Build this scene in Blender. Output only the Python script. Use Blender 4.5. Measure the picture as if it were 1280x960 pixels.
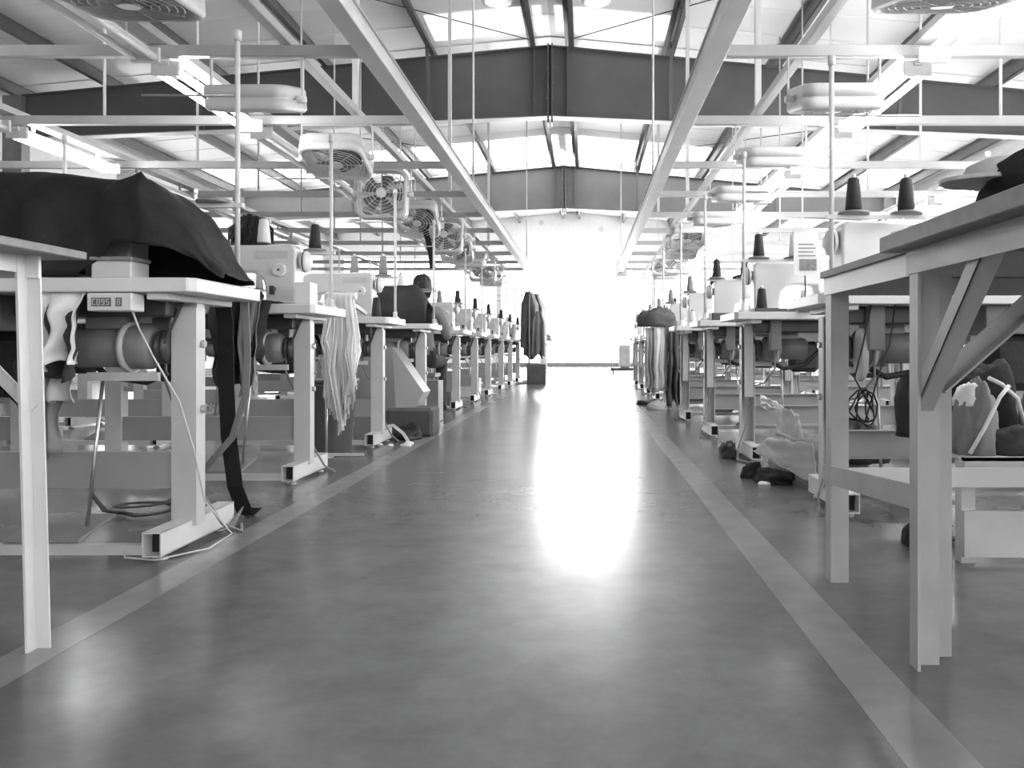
import bpy, bmesh, math, random
from mathutils import Vector, Matrix, noise
for o in list(bpy.data.objects): bpy.data.objects.remove(o)
PI = math.pi
S = bpy.context.scene
COL = S.collection
rnd = random.Random(7)

# ------------------------------------------------------------------ camera, world, exposure
cam = bpy.data.cameras.new('camera'); camo = bpy.data.objects.new('camera', cam); COL.objects.link(camo)
camo.location = (0, 0, 0.6); camo.rotation_euler = (PI/2, 0, 0)
cam.sensor_width = 36; cam.lens = 36*1050/1280
cam.shift_x = -92/1280; cam.shift_y = -42/1280
cam.clip_start = 0.02; cam.clip_end = 200
S.camera = camo
w = bpy.data.worlds.new('world'); S.world = w; w.use_nodes = True
w.node_tree.nodes['Background'].inputs[0].default_value = (0.9, 0.9, 0.9, 1)
w.node_tree.nodes['Background'].inputs[1].default_value = 1.0
S.view_settings.view_transform = 'Standard'; S.view_settings.look = 'None'
S.view_settings.exposure = 0.65; S.view_settings.gamma = 1.0; S.view_settings.use_curve_mapping = False
TUBE_E = 26.0        # fluorescent tubes
WIN_FAR = 17.0       # glazed wall at the far end
WIN_SIDE = 4.0       # side wall windows; shared by the added gable and rear glazing
SKY_E = 3.0          # translucent roof sheets

# ------------------------------------------------------------------ materials
def mat(name, v, rough=0.5, metal=0.0, var=0.06, scale=6.0, bump=0.0, bscale=40.0, spec=0.5, stretch=(1,1,1), emit=0.0):
    m = bpy.data.materials.new(name); m.use_nodes = True
    nt = m.node_tree; b = nt.nodes['Principled BSDF']
    b.inputs['Roughness'].default_value = rough; b.inputs['Metallic'].default_value = metal
    b.inputs['Specular IOR Level'].default_value = spec
    b.inputs['Base Color'].default_value = (v, v, v, 1)
    tc = nt.nodes.new('ShaderNodeTexCoord'); mp = nt.nodes.new('ShaderNodeMapping')
    mp.inputs['Scale'].default_value = stretch
    nt.links.new(tc.outputs['Object'], mp.inputs[0])
    if var > 0:
        n = nt.nodes.new('ShaderNodeTexNoise'); n.inputs['Scale'].default_value = scale; n.inputs['Detail'].default_value = 5
        r = nt.nodes.new('ShaderNodeValToRGB'); e = r.color_ramp.elements
        lo, hi = max(0, v*(1-var)), min(1, v*(1+var))
        e[0].position = 0.3; e[1].position = 0.7
        e[0].color = (lo, lo, lo, 1); e[1].color = (hi, hi, hi, 1)
        nt.links.new(mp.outputs[0], n.inputs['Vector']); nt.links.new(n.outputs[0], r.inputs[0])
        nt.links.new(r.outputs[0], b.inputs['Base Color'])
    if bump > 0:
        n2 = nt.nodes.new('ShaderNodeTexNoise'); n2.inputs['Scale'].default_value = bscale; n2.inputs['Detail'].default_value = 4
        bp = nt.nodes.new('ShaderNodeBump'); bp.inputs['Strength'].default_value = bump; bp.inputs['Distance'].default_value = 0.01
        nt.links.new(mp.outputs[0], n2.inputs['Vector']); nt.links.new(n2.outputs[0], bp.inputs['Height'])
        nt.links.new(bp.outputs[0], b.inputs['Normal'])
    if emit:
        b.inputs['Emission Color'].default_value = (1, 1, 1, 1); b.inputs['Emission Strength'].default_value = emit
    return m

M = {
 'white_paint': mat('white_paint', 0.74, 0.38, var=0.05),
 'cream_paint': mat('cream_paint', 0.60, 0.42, var=0.07),
 'bar_paint': mat('bar_paint', 0.36, 0.42, var=0.07),
 'rack_paint': mat('rack_paint', 0.55, 0.4, var=0.07),
 'angle_paint': mat('angle_paint', 0.50, 0.45, var=0.10, scale=9),
 'laminate': mat('laminate', 0.72, 0.35, var=0.04),
 'board': mat('board', 0.22, 0.5, var=0.15, scale=5, stretch=(1, 6, 6)),
 'board_dark': mat('board_dark', 0.10, 0.5, var=0.15, scale=5),
 'machine': mat('machine', 0.70, 0.28, var=0.03),
 'steel': mat('steel', 0.55, 0.28, metal=0.9, var=0.08),
 'grey_metal': mat('grey_metal', 0.24, 0.45, var=0.12),
 'dark_metal': mat('dark_metal', 0.06, 0.4, var=0.2),
 'black': mat('black', 0.012, 0.45, var=0.2),
 'rubber': mat('rubber', 0.02, 0.6, var=0.2),
 'motor': mat('motor', 0.22, 0.45, var=0.12),
 'rafter': mat('rafter', 0.12, 0.42, var=0.10, scale=2.0),
 'purlin': mat('purlin', 0.12, 0.5, var=0.15, scale=3.0),
 'roof': mat('roof', 0.84, 0.4, var=0.05, scale=1.2, bump=0.12, bscale=4, stretch=(0.3, 1, 1)),
 'wall': mat('wall', 0.80, 0.6, var=0.03),
 'base': mat('base', 0.22, 0.5, var=0.1),
 'tarp': mat('tarp', 0.014, 0.68, spec=0.3, var=0.35, scale=9, bump=0.5, bscale=16),
 'cloth_black': mat('cloth_black', 0.012, 0.8, var=0.3, bump=0.3),
 'cloth_dark': mat('cloth_dark', 0.035, 0.8, var=0.35, bump=0.3),
 'cloth_mid': mat('cloth_mid', 0.09, 0.8, var=0.3, bump=0.3),
 'cloth_grey': mat('cloth_grey', 0.22, 0.8, var=0.2, bump=0.3),
 'cloth_light': mat('cloth_light', 0.50, 0.75, var=0.12, bump=0.25),
 'cloth_white': mat('cloth_white', 0.86, 0.75, var=0.08, bump=0.25),
 'plastic_grey': mat('plastic_grey', 0.21, 0.4, var=0.06),
 'carton': mat('carton', 0.12, 0.7, var=0.15),
 'cone_black': mat('cone_black', 0.02, 0.6, var=0.3, scale=40, stretch=(1, 1, 6)),
 'cone_grey': mat('cone_grey', 0.28, 0.6, var=0.2, scale=40, stretch=(1, 1, 6)),
 'cone_white': mat('cone_white', 0.78, 0.6, var=0.06, scale=40, stretch=(1, 1, 6)),
 'paper': mat('paper', 0.82, 0.7, var=0.02),
 'ink': mat('ink', 0.25, 0.7, var=0.3, scale=60),
 'skin': mat('skin', 0.35, 0.5, var=0.08), 'hair': mat('hair', 0.012, 0.5, var=0.3),
 'fan_white': mat('fan_white', 0.66, 0.4, var=0.05),
 'fan_blade': mat('fan_blade', 0.20, 0.4, var=0.08),
 'fan_dark': mat('fan_dark', 0.11, 0.4, var=0.1),
 'stripe': mat('stripe', 0.27, 0.24, var=0.12, scale=9),
 'tube_lit': mat('tube_lit', 0.9, 0.4, var=0, emit=TUBE_E),
 'tube_off': mat('tube_off', 0.85, 0.3, var=0),
 'win_far': mat('win_far', 0.9, 0.5, var=0, emit=WIN_FAR),
 'wall_glow': mat('wall_glow', 0.9, 0.5, var=0, emit=1.0),  # glow added to brighten plain stretches of the end wall
 'win_side': mat('win_side', 0.9, 0.5, var=0, emit=WIN_SIDE),
 'skylight_dim': mat('skylight_dim', 0.8, 0.5, var=0, emit=0.55),
 'skylight': mat('skylight', 0.8, 0.5, var=0, emit=SKY_E),
 'lamp_disc': mat('lamp_disc', 0.9, 0.4, var=0, emit=1.5),
 'display': mat('display', 0.16, 0.3, var=0.1), 'digit': mat('digit', 0.7, 0.4, var=0),
}
# polished floor: worn grey paint, gloss that varies
def floor_mat():
    m = bpy.data.materials.new('floor_paint'); m.use_nodes = True; nt = m.node_tree; b = nt.nodes['Principled BSDF']
    tc = nt.nodes.new('ShaderNodeTexCoord')
    n1 = nt.nodes.new('ShaderNodeTexNoise'); n1.inputs['Scale'].default_value = 5.5; n1.inputs['Detail'].default_value = 10; n1.inputs['Roughness'].default_value = 0.72
    r1 = nt.nodes.new('ShaderNodeValToRGB'); e = r1.color_ramp.elements
    e[0].position = 0.28; e[1].position = 0.74; e[0].color = (0.115,)*3+(1,); e[1].color = (0.20,)*3+(1,)
    nt.links.new(tc.outputs['Object'], n1.inputs['Vector']); nt.links.new(n1.outputs[0], r1.inputs[0]); nt.links.new(r1.outputs[0], b.inputs['Base Color'])
    n2 = nt.nodes.new('ShaderNodeTexNoise'); n2.inputs['Scale'].default_value = 4; n2.inputs['Detail'].default_value = 3
    mr = nt.nodes.new('ShaderNodeMapRange'); mr.inputs['To Min'].default_value = 0.20; mr.inputs['To Max'].default_value = 0.30
    nt.links.new(tc.outputs['Object'], n2.inputs['Vector']); nt.links.new(n2.outputs[0], mr.inputs[0]); nt.links.new(mr.outputs[0], b.inputs['Roughness'])
    n3 = nt.nodes.new('ShaderNodeTexNoise'); n3.inputs['Scale'].default_value = 7; n3.inputs['Detail'].default_value = 0
    bp = nt.nodes.new('ShaderNodeBump'); bp.inputs['Strength'].default_value = 0.10; bp.inputs['Distance'].default_value = 0.004
    nt.links.new(tc.outputs['Object'], n3.inputs['Vector']); nt.links.new(n3.outputs[0], bp.inputs['Height']); nt.links.new(bp.outputs[0], b.inputs['Normal'])
    b.inputs['Specular IOR Level'].default_value = 0.55
    return m
M['floor'] = floor_mat()

# ------------------------------------------------------------------ mesh builder
class MB:
    def __init__(s): s.v = []; s.f = []; s.sm = []
    def add(s, vs, fs, smooth=False):
        k = len(s.v); s.v += [tuple(p) for p in vs]
        s.f += [tuple(i+k for i in f) for f in fs]; s.sm += [smooth]*len(fs); return s
    def box(s, x0, x1, y0, y1, z0, z1):
        return s.add([(x0,y0,z0),(x1,y0,z0),(x1,y1,z0),(x0,y1,z0),(x0,y0,z1),(x1,y0,z1),(x1,y1,z1),(x0,y1,z1)],
                     [(0,3,2,1),(4,5,6,7),(0,1,5,4),(1,2,6,5),(2,3,7,6),(3,0,4,7)])
    def cyl(s, p0, p1, r0, r1=None, n=12, caps=True):
        return s.tube([p0, p1], [r0, r0 if r1 is None else r1], n, caps)
    def tube(s, pts, r, n=8, caps=True):
        pts = [Vector(p) for p in pts]; rs = r if isinstance(r, (list, tuple)) else [r]*len(pts)
        vs = []; up = None
        for i, p in enumerate(pts):
            d = (pts[min(i+1, len(pts)-1)]-pts[max(i-1, 0)]).normalized()
            if up is None:
                a = Vector((0,0,1)) if abs(d.z) < 0.9 else Vector((1,0,0))
                up = (a - d*a.dot(d)).normalized()
            else: up = (up - d*up.dot(d)).normalized()
            si = d.cross(up)
            for k in range(n):
                t = 2*PI*k/n; vs.append(p + (up*math.cos(t)+si*math.sin(t))*rs[i])
        fs = []
        for i in range(len(pts)-1):
            for k in range(n):
                a = i*n+k; b = i*n+(k+1) % n; fs.append((a, b, b+n, a+n))
        s.add(vs, fs, True)
        if caps:
            k = len(s.v)-len(vs)
            s.f += [tuple(k+i for i in reversed(range(n))), tuple(k+len(vs)-n+i for i in range(n))]; s.sm += [False, False]
        return s
    def bar(s, p0, p1, w, h, up=(0,0,1)):
        p0 = Vector(p0); p1 = Vector(p1); d = (p1-p0).normalized(); u = Vector(up); u = (u-d*u.dot(d)).normalized(); si = d.cross(u)
        vs = []
        for p in (p0, p1):
            for a, b in ((-1,-1),(1,-1),(1,1),(-1,1)): vs.append(p+si*(a*w/2)+u*(b*h/2))
        return s.add(vs, [(3,2,1,0),(4,5,6,7),(0,1,5,4),(1,2,6,5),(2,3,7,6),(3,0,4,7)])
    def lathe(s, prof, c=(0,0,0), axis='z', n=16):
        vs = []; c = Vector(c)
        for r, h in prof:
            for k in range(n):
                t = 2*PI*k/n; a, b = r*math.cos(t), r*math.sin(t)
                vs.append(c + Vector({'z': (a,b,h), 'x': (h,a,b), 'y': (b,h,a)}[axis]))
        fs = [(i*n+k, i*n+(k+1) % n, (i+1)*n+(k+1) % n, (i+1)*n+k) for i in range(len(prof)-1) for k in range(n)]
        s.add(vs, fs, True)
        k = len(s.v)-len(vs)
        s.f += [tuple(k+i for i in reversed(range(n))), tuple(k+len(vs)-n+i for i in range(n))]; s.sm += [False]*2
        return s
    def prism(s, poly, a0, a1, axis='y'):
        n = len(poly)
        def P(u, v, a): return {'y': (u, a, v), 'x': (a, u, v), 'z': (u, v, a)}[axis]
        vs = [P(u, v, a0) for u, v in poly]+[P(u, v, a1) for u, v in poly]
        fs = [tuple(range(n)), tuple(reversed(range(n, 2*n)))]+[(i, i+n, (i+1) % n+n, (i+1) % n) for i in range(n)]
        return s.add(vs, fs)
    def grid(s, fn, nu, nv):
        vs = [fn(i/nu, j/nv) for j in range(nv+1) for i in range(nu+1)]
        fs = [(j*(nu+1)+i, j*(nu+1)+i+1, (j+1)*(nu+1)+i+1, (j+1)*(nu+1)+i) for j in range(nv) for i in range(nu)]
        return s.add(vs, fs, True)
    def torus(s, R, r, c=(0,0,0), axis='y', n=28, m=5):
        pts = []
        for k in range(n+1):
            t = 2*PI*k/n; a, b = R*math.cos(t), R*math.sin(t)
            pts.append(Vector(c)+Vector({'y': (a,0,b), 'z': (a,b,0), 'x': (0,a,b)}[axis]))
        return s.tube(pts, r, m, False)
    def build(s, name, material, parent=None, bevel=0.0, solid=0.0, seg=1):
        me = bpy.data.meshes.new(name); me.from_pydata(s.v, [], s.f)
        me.polygons.foreach_set('use_smooth', s.sm)
        bm = bmesh.new(); bm.from_mesh(me)
        if bevel:
            es = [e for e in bm.edges if len(e.link_faces) == 2 and e.calc_face_angle(0) > 0.6]
            bmesh.ops.bevel(bm, geom=es, offset=bevel, segments=seg, affect='EDGES', profile=0.5, clamp_overlap=True)
        if not solid: bmesh.ops.recalc_face_normals(bm, faces=bm.faces)
        bm.to_mesh(me); bm.free()
        me.materials.append(M[material]); me.update()
        o = bpy.data.objects.new(name, me); COL.objects.link(o)
        if parent: o.parent = parent
        if solid:
            md = o.modifiers.new('thickness', 'SOLIDIFY'); md.thickness = solid; md.offset = 0
        return o

def tag(o, label, cat=None, group=None, kind=None):
    o['label'] = label
    if cat: o['category'] = cat
    if group: o['group'] = group
    if kind: o['kind'] = kind
    return o
def empty(name, loc=(0,0,0), rz=0, label=None, cat=None, group=None, kind=None):
    o = bpy.data.objects.new(name, None); COL.objects.link(o); o.location = loc; o.rotation_euler = (0, 0, rz); o.empty_display_size = 0.1
    if label: tag(o, label, cat, group, kind)
    return o
def copy_tree(o, parent=None):
    c = o.copy(); COL.objects.link(c)
    if parent: c.parent = parent
    for ch in o.children: copy_tree(ch, c)
    return c
def struct(name, mb, m, label=None, **k):
    o = mb.build(name, m, **k); o['kind'] = 'structure'
    if label: o['label'] = label
    return o
def nz(x, y, z=0.0): return noise.noise(Vector((x, y, z)))
ORD = ['first','second','third','fourth','fifth','sixth','seventh','eighth','ninth','tenth','eleventh','twelfth']

# ------------------------------------------------------------------ the hall
XL, XR, YB, YF = -9.4, 8.3, -9.0, 30.3
XRIDGE = -0.555
def ztop(x): return 5.37-0.094*abs(x-XRIDGE)      # rafter top flange
def zbot(x): return 4.25-0.042*abs(x-XRIDGE)
ROOF_UP = 0.22
def zroof(x): return ztop(x)+ROOF_UP

struct('floor', MB().box(XL-0.3, XR+0.3, YB-0.3, YF+0.3, -0.12, 0.0), 'floor')
struct('trim_1', MB().box(-1.142, -1.040, YB, YF-0.02, 0.0002, 0.0008), 'stripe', 'painted pale line along the aisle beside the tarp-covered row')
struct('trim_2', MB().box(0.463, 0.572, YB, YF-0.02, 0.0002, 0.0008), 'stripe', 'painted pale line along the aisle beside the angle-iron worktables')
for nm, xa, xb in (('ceiling', XL-0.1, XRIDGE), ('ceiling', XRIDGE, XR+0.1)):
    mb = MB(); n = 44
    for i in range(n):      # standing-seam sheets running down the slope, a small rib at each joint
        y0 = YB-0.2+i*(YF-YB+0.4)/n; y1 = YB-0.2+(i+1)*(YF-YB+0.4)/n
        mb.add([(xa,y0,zroof(xa)),(xb,y0,zroof(xb)),(xb,y1,zroof(xb)),(xa,y1,zroof(xa)),
                (xa,y0,zroof(xa)+0.06),(xb,y0,zroof(xb)+0.06),(xb,y1,zroof(xb)+0.06),(xa,y1,zroof(xa)+0.06)],
               [(0,3,2,1),(4,5,6,7),(0,1,5,4),(1,2,6,5),(2,3,7,6),(3,0,4,7)])
        mb.bar((xa, y1, zroof(xa)-0.006), (xb, y1, zroof(xb)-0.006), 0.03, 0.012)
    struct(nm, mb, 'roof', 'white sheet metal roof slope with seams')
zw = zroof(XL)
# gable walls
def gable(y0, y1): 
    return [(XL,0),(XR,0),(XR,zroof(XR)-0.005),(XRIDGE,zroof(XRIDGE)-0.005),(XL,zroof(XL)-0.005)]
struct('wall_far', MB().prism(gable(0,0), YF, YF+0.2), 'wall')
struct('wall_rear', MB().prism(gable(0,0), YB-0.2, YB), 'wall')
struct('wall_left', MB().box(XL-0.2, XL, YB-0.2, YF+0.2, 0, zw), 'wall')
struct('wall_right', MB().box(XR, XR+0.2, YB-0.2, YF+0.2, 0, zroof(XR)), 'wall')
struct('baseboard_far', MB().box(XL, XR, YF-0.03, YF, 0, 0.15), 'base')
struct('baseboard_left', MB().box(XL, XL+0.02, YB, YF-0.03, 0, 0.15), 'base')
struct('baseboard_right', MB().box(XR-0.02, XR, YB, YF-0.03, 0, 0.15), 'base')
# glazed far wall: frosted panes full of daylight
wi = 1
def window(label, xs, zs, y, m, axis='y', inward=-1, W=0.05):
    """frame with mullions and one pane object per light"""
    global wi
    fr = MB()
    def bx(mb, u0, u1, z0, z1, d0, d1):
        a, b = sorted((y+inward*d0, y+inward*d1))
        if axis == 'y': mb.box(u0, u1, a, b, z0, z1)
        else: mb.box(a, b, u0, u1, z0, z1)
    for u in xs: bx(fr, u-W/2, u+W/2, zs[0], zs[-1], 0, 0.07)
    for z in zs: bx(fr, xs[0], xs[-1], z-W/2, z+W/2, 0, 0.06)
    o = struct('window_%d' % wi, fr, 'white_paint', label); wi += 1
    for i in range(len(xs)-1):
        for j in range(len(zs)-1):
            p = MB(); bx(p, xs[i]+W/2, xs[i+1]-W/2, zs[j]+W/2, zs[j+1]-W/2, 0.012, 0.03); p.build('pane', m, o)
    return o
window('wide frosted window wall glowing with daylight at the end of the aisle', [-2.0+i*0.92 for i in range(5)], [0.16, 1.5, 2.8, 4.0], YF, 'win_far', W=0.012)
window('narrow glowing panel added beside the bright window wall towards the tarp-covered row', [-3.05, -2.03], [0.16, 1.5, 2.8, 4.0], YF, 'wall_glow', W=0.012)  # glowing panes added to brighten the wall beside the main glazing
window('narrow glowing panel added beside the bright window wall towards the worktable row', [1.71, 2.45], [0.16, 1.5, 2.8, 4.0], YF, 'wall_glow', W=0.012)  # same added glow on the worktable side
window('frosted glowing window widened to whiten the far gable behind the tarp-covered row', [-8.7+i*1.1 for i in range(6)], [0.9, 2.4, 3.9], YF, 'win_side', W=0.03)  # glazing widened so that its glow whitens the end wall
window('frosted glowing window widened to whiten the far gable behind the worktable row', [2.5+i*1.1 for i in range(6)], [0.9, 2.4, 3.9], YF, 'win_side', W=0.03)  # widened likewise to whiten the wall on this side
for k, y in enumerate((-5.0, 1.0, 7.0, 13.0, 19.0, 25.0)):
    window(ORD[k]+' daylight window along the bright side wall', [y+i*1.1 for i in range(5)], [1.0, 2.1, 3.2], XR, 'win_side', 'x', -1)
for k, y in enumerate((16.0, 24.0)):
    window(ORD[k]+' daylight window along the shaded side wall', [y+i*1.1 for i in range(4)], [1.0, 2.1, 3.2], XL, 'win_side', 'x', 1)
window('wide window added in the rear gable wall for light from behind', [0.0+i*1.3 for i in range(6)], [1.0, 2.2, 3.4], YB, 'win_side', 'y', 1)  # unseen window, put in to light the hall from behind the camera

# steel portal frames
def rafter(y):
    r = empty('steel_rafter', (0, y, 0), label='dark tapered steel roof beam at %s' % {13.2: 'mid hall, bolted at the ridge', 21.75: 'the far bay before the bright end wall', 4.65: 'the bay above the fans', -3.9: 'the rear bay'}[y], kind='structure')
    x0, x1 = -8.8, 7.7
    xs = [x0, XRIDGE, x1]
    MB().prism([(x, zbot(x)) for x in xs]+[(x, ztop(x)) for x in reversed(xs)], -0.006, 0.006).build('web', 'rafter', r)
    for nm, fz, s in (('bottom_flange', zbot, -1), ('top_flange', ztop, 1)):
        MB().prism([(x, fz(x)-(0.014 if s > 0 else 0)) for x in xs]+[(x, fz(x)+(0.0 if s > 0 else 0.014)) for x in reversed(xs)], -0.1, 0.1).build(nm, 'rack_paint' if s < 0 else 'rafter', r)
    for x in (XRIDGE-0.03, XRIDGE+0.03):
        MB().box(x-0.012, x+0.012, -0.12, 0.12, zbot(x)-0.1, ztop(x)+0.02).build('splice_plate', 'rafter', r)
    b = MB()
    for i in range(5):
        z = zbot(XRIDGE)+0.05+i*0.24
        for sx in (-1, 1): b.cyl((XRIDGE+sx*0.06, -0.07, z), (XRIDGE+sx*0.042, -0.07, z), 0.018, n=6)
    b.build('splice_bolts', 'grey_metal', r)
    for x in (XRIDGE-0.25, XRIDGE+0.27):
        MB().box(x-0.008, x+0.008, -0.09, 0.09, zbot(x)+0.014, ztop(x)-0.014).build('stiffener', 'rafter', r)
    for d in (1.86, 5.4):
        for s in (-1, 1):
            x = XRIDGE+s*d
            MB().bar((x, -0.42, ztop(x)+0.10), (x+0.02*s, -0.1, zbot(x)+0.03), 0.05, 0.05).build('fly_brace', 'rafter', r)
    for x in (x0-0.15, x1+0.15):
        MB().box(x-0.15, x+0.15, -0.1, 0.1, 0, ztop(x)).build('column', 'grey_metal', r)
    return r
for y in (-3.9, 4.65, 13.2, 21.75): rafter(y)
# purlins
PD = [0.30, 1.86, 3.55, 5.25, 6.95, 8.4]
for s in (-1, 1):
    for k, d in enumerate(PD):
        x = XRIDGE+s*d
        if x < XL+0.1 or x > XR-0.1: continue
        z0 = ztop(x)+0.004; z1 = zroof(x)-0.012
        mb = MB().box(x-0.005, x+0.005, YB, YF, z0, z1).box(x-0.005, x+0.075, YB, YF, z0, z0+0.008).box(x-0.075, x+0.005, YB, YF, z1-0.008, z1)
        struct('purlin', mb, 'purlin', '%s dark steel purlin from the ridge on the %s roof slope' % (ORD[k], 'bright' if s > 0 else 'shaded'))
# translucent sheets let into the roof just before the frames
for y0, y1 in ((19.4, 21.6), (12.1, 13.05)):
    for s in (-1, 1):
        ds = [0.02]+PD
        for i in range(len(ds)-1):
            if y0 < 15 and i > 1: continue
            xa, xb = sorted((XRIDGE+s*(ds[i]+0.08), XRIDGE+s*(ds[i+1]-0.08)))
            xb = min(xb, XR-0.2); xa = max(xa, XL+0.2)
            mb = MB().add([(xa,y0,zroof(xa)-0.02),(xb,y0,zroof(xb)-0.02),(xb,y1,zroof(xb)-0.02),(xa,y1,zroof(xa)-0.02),
                           (xa,y0,zroof(xa)-0.014),(xb,y0,zroof(xb)-0.014),(xb,y1,zroof(xb)-0.014),(xa,y1,zroof(xa)-0.014)],
                          [(0,3,2,1),(4,5,6,7),(0,1,5,4),(1,2,6,5),(2,3,7,6),(3,0,4,7)])
            struct('window_%d' % wi, mb, 'skylight' if y0 > 15 else 'skylight_dim', 'translucent daylight roof sheet between purlins'); wi += 1
# roof-plane bracing rods
for s in (-1, 1):
    for (ya, yb, da, db) in ((12.9, 8.0, 0.3, 5.2), (21.4, 15.0, 0.3, 6.5)):
        xa, xb = XRIDGE+s*da, XRIDGE+s*db
        tag(MB().cyl((xa, ya, ztop(xa)+0.03), (xb, yb, ztop(xb)+0.03), 0.009, n=6).build('brace_rod', 'dark_metal'),
            'thin dark roof brace rod running from the %s roof beam over the %s slope' % ('middle' if ya < 15 else 'far', 'bright' if s > 0 else 'shaded'), 'rod')
# round lamps near the ridge
for x, nm in ((-1.02, 'shaded'), (0.12, 'bright')):
    r = empty('ceiling_lamp', (x, 9.6, 4.58), label='round ceiling lamp hanging beside the ridge on the %s side' % nm, cat='lamp')
    MB().lathe([(0.05, 0.16), (0.09, 0.12), (0.17, 0.02), (0.17, 0.0), (0.13, 0.0)], n=24).build('shade', 'fan_white', r)
    MB().lathe([(0.125, -0.008), (0.125, 0.004)], n=24).build('diffuser', 'lamp_disc', r)
    MB().cyl((0, 0, 0.15), (0, 0, zroof(x)-4.58), 0.01, n=6).build('stem', 'rack_paint', r)

# ------------------------------------------------------------------ overhead pipe rack
ZB = 2.2
BARS = [1.75, 3.12, 4.5, 5.85, 7.25, 8.6, 9.9, 11.2, 12.5, 13.85, 15.2, 16.5]
SIDES = ((-1, -1.15, -8.2, 'tarp-covered row'), (1, 0.69, 7.4, 'worktable row'))
for s, xt, xe, row in SIDES:
    rail_x = -1.6 if s < 0 else 1.2
    # trunking above the aisle edge
    t = empty('cable_trunking', (xt, 0, ZB), label='long white square trunking above the aisle edge of the %s' % row, cat='trunking')
    MB().box(-0.055, 0.055, -6, 16.6, -0.04, 0.045).build('channel', 'white_paint', t, bevel=0.004)
    MB().box(-0.064, 0.064, -6, 16.6, 0.045, 0.055).build('lid', 'rack_paint', t)
    for y in (0.4, 8.6, 16.4):
        MB().cyl((0, y, 0.05), (0, y, zroof(xt)-ZB-0.01), 0.011, n=6).build('hanger_rod', 'white_paint', t)
    # second rail on top of the bars
    t = empty('support_rail', (rail_x, 0, ZB), label='narrow white rail lying on the cross bars of the %s' % row, cat='rail')
    MB().box(-0.028, 0.028, -6, 16.6, 0.032, 0.085).build('channel', 'white_paint', t, bevel=0.003)
    for y in (1.75, 5.85, 9.9, 13.85):
        MB().box(-0.02, 0.02, y-0.02, y+0.02, 0.08, zroof(rail_x)-ZB-0.01).build('hanger_post', 'white_paint', t)
    a, b = sorted((xt+s*0.064, xe))
    for k, y in enumerate(BARS):
        t = empty('cross_bar', (0, y, ZB), label='%s white cross bar of the overhead rack above the %s' % (ORD[k], row), cat='bar', group='overhead rack cross bars')
        MB().box(a, b, -0.025, 0.025, -0.03, 0.03).build('channel', 'rack_paint', t, bevel=0.003)
        x = xt+s*2.2
        MB().cyl((x, 0, 0.03), (x, 0, zroof(x)-ZB-0.01), 0.012, n=6).build('hanger_rod', 'white_paint', t)
    # grooved lighting trunk
    for lx, nm in ((-2.28, 'nearer'), (-4.0, 'further'), (-5.8, 'outermost')) if s < 0 else ((1.80, 'nearer'), (3.6, 'further'), (5.4, 'outermost')):
        t = empty('lighting_trunk', (lx, 0, ZB), label='%s ribbed lighting trunk over the %s' % (nm, row), cat='trunking')
        mb = MB().box(-0.05, 0.05, -6, 16.6, 0.032, 0.06)
        for q in (-0.045, -0.015, 0.015, 0.045): mb.box(q-0.006, q+0.006, -6, 16.6, 0.06, 0.075)
        mb.build('ribbed_channel', 'rack_paint', t)

# fluorescent battens
def fixture(lit):
    r = empty('fluorescent_light')
    MB().box(-0.025, 0.025, 0, 1.22, -0.028, 0.0).build('batten', 'white_paint', r, bevel=0.004)
    for x in (-0.052, 0.052):
        MB().cyl((x, 0.035, -0.055), (x, 1.185, -0.055), 0.019, n=8).build('tube', 'tube_lit' if lit else 'tube_off', r)
    for y in (0.012, 1.185):
        MB().box(-0.075, 0.075, y, y+0.024, -0.08, -0.0).build('lamp_holder', 'white_paint', r, bevel=0.003)
    for y in (0.2, 1.0):
        MB().box(-0.01, 0.01, y-0.01, y+0.01, 0, 0.062).build('hanger', 'rack_paint', r)
    return r
proto = {True: fixture(True), False: fixture(False)}; used = {True: False, False: False}
def place_fix(lit, x, y, label, group=None):
    o = proto[lit] if not used[lit] else copy_tree(proto[lit]); used[lit] = True
    o.location = (x, y, ZB-0.03); tag(o, label, 'light', group)
for k, y in enumerate(BARS[:-1]):
    yy = y+0.035
    place_fix(True, 1.80, yy, '%s lit batten along the nearer trunk over the worktable row' % ORD[k], 'lit battens over the worktable row')
    if k % 2: place_fix(True, 5.40, yy, '%s batten place, lit lamp added, along the outermost trunk over the worktable row' % ORD[k], 'lit battens over the worktable row')  # lit lamps added on this trunk to brighten the roof slope above
    place_fix(True, 3.60, yy, '%s lit batten along the further trunk over the worktable row' % ORD[k], 'lit battens over the worktable row')
    if k == 2: place_fix(True, -2.28, yy, 'only lit batten on the nearer trunk over the tarp-covered row')
    else: place_fix(False, -2.28, yy, '%s batten place, unlit, along the nearer trunk over the tarp-covered row' % ORD[k], 'unlit battens over the tarp-covered row')
    if k in (1, 3): place_fix(True, -4.0, yy, '%s batten place, lit, along the further trunk over the tarp-covered row' % ORD[k], 'lit battens on the further trunk')
    elif k < 8: place_fix(False, -4.0, yy, '%s batten place, unlit, along the further trunk over the tarp-covered row' % ORD[k], 'unlit battens over the tarp-covered row')
for i, y in enumerate((-0.9, -2.4, -3.9)):
    for x in (1.80, 3.60, -2.28): place_fix(True, x, y, '%s lit batten over the rear of the hall on the %s trunk' % (ORD[i], {1.80: 'nearer worktable', 3.60: 'further worktable', -2.28: 'nearer tarp-row'}[x]), 'lit battens at the rear')

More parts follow.
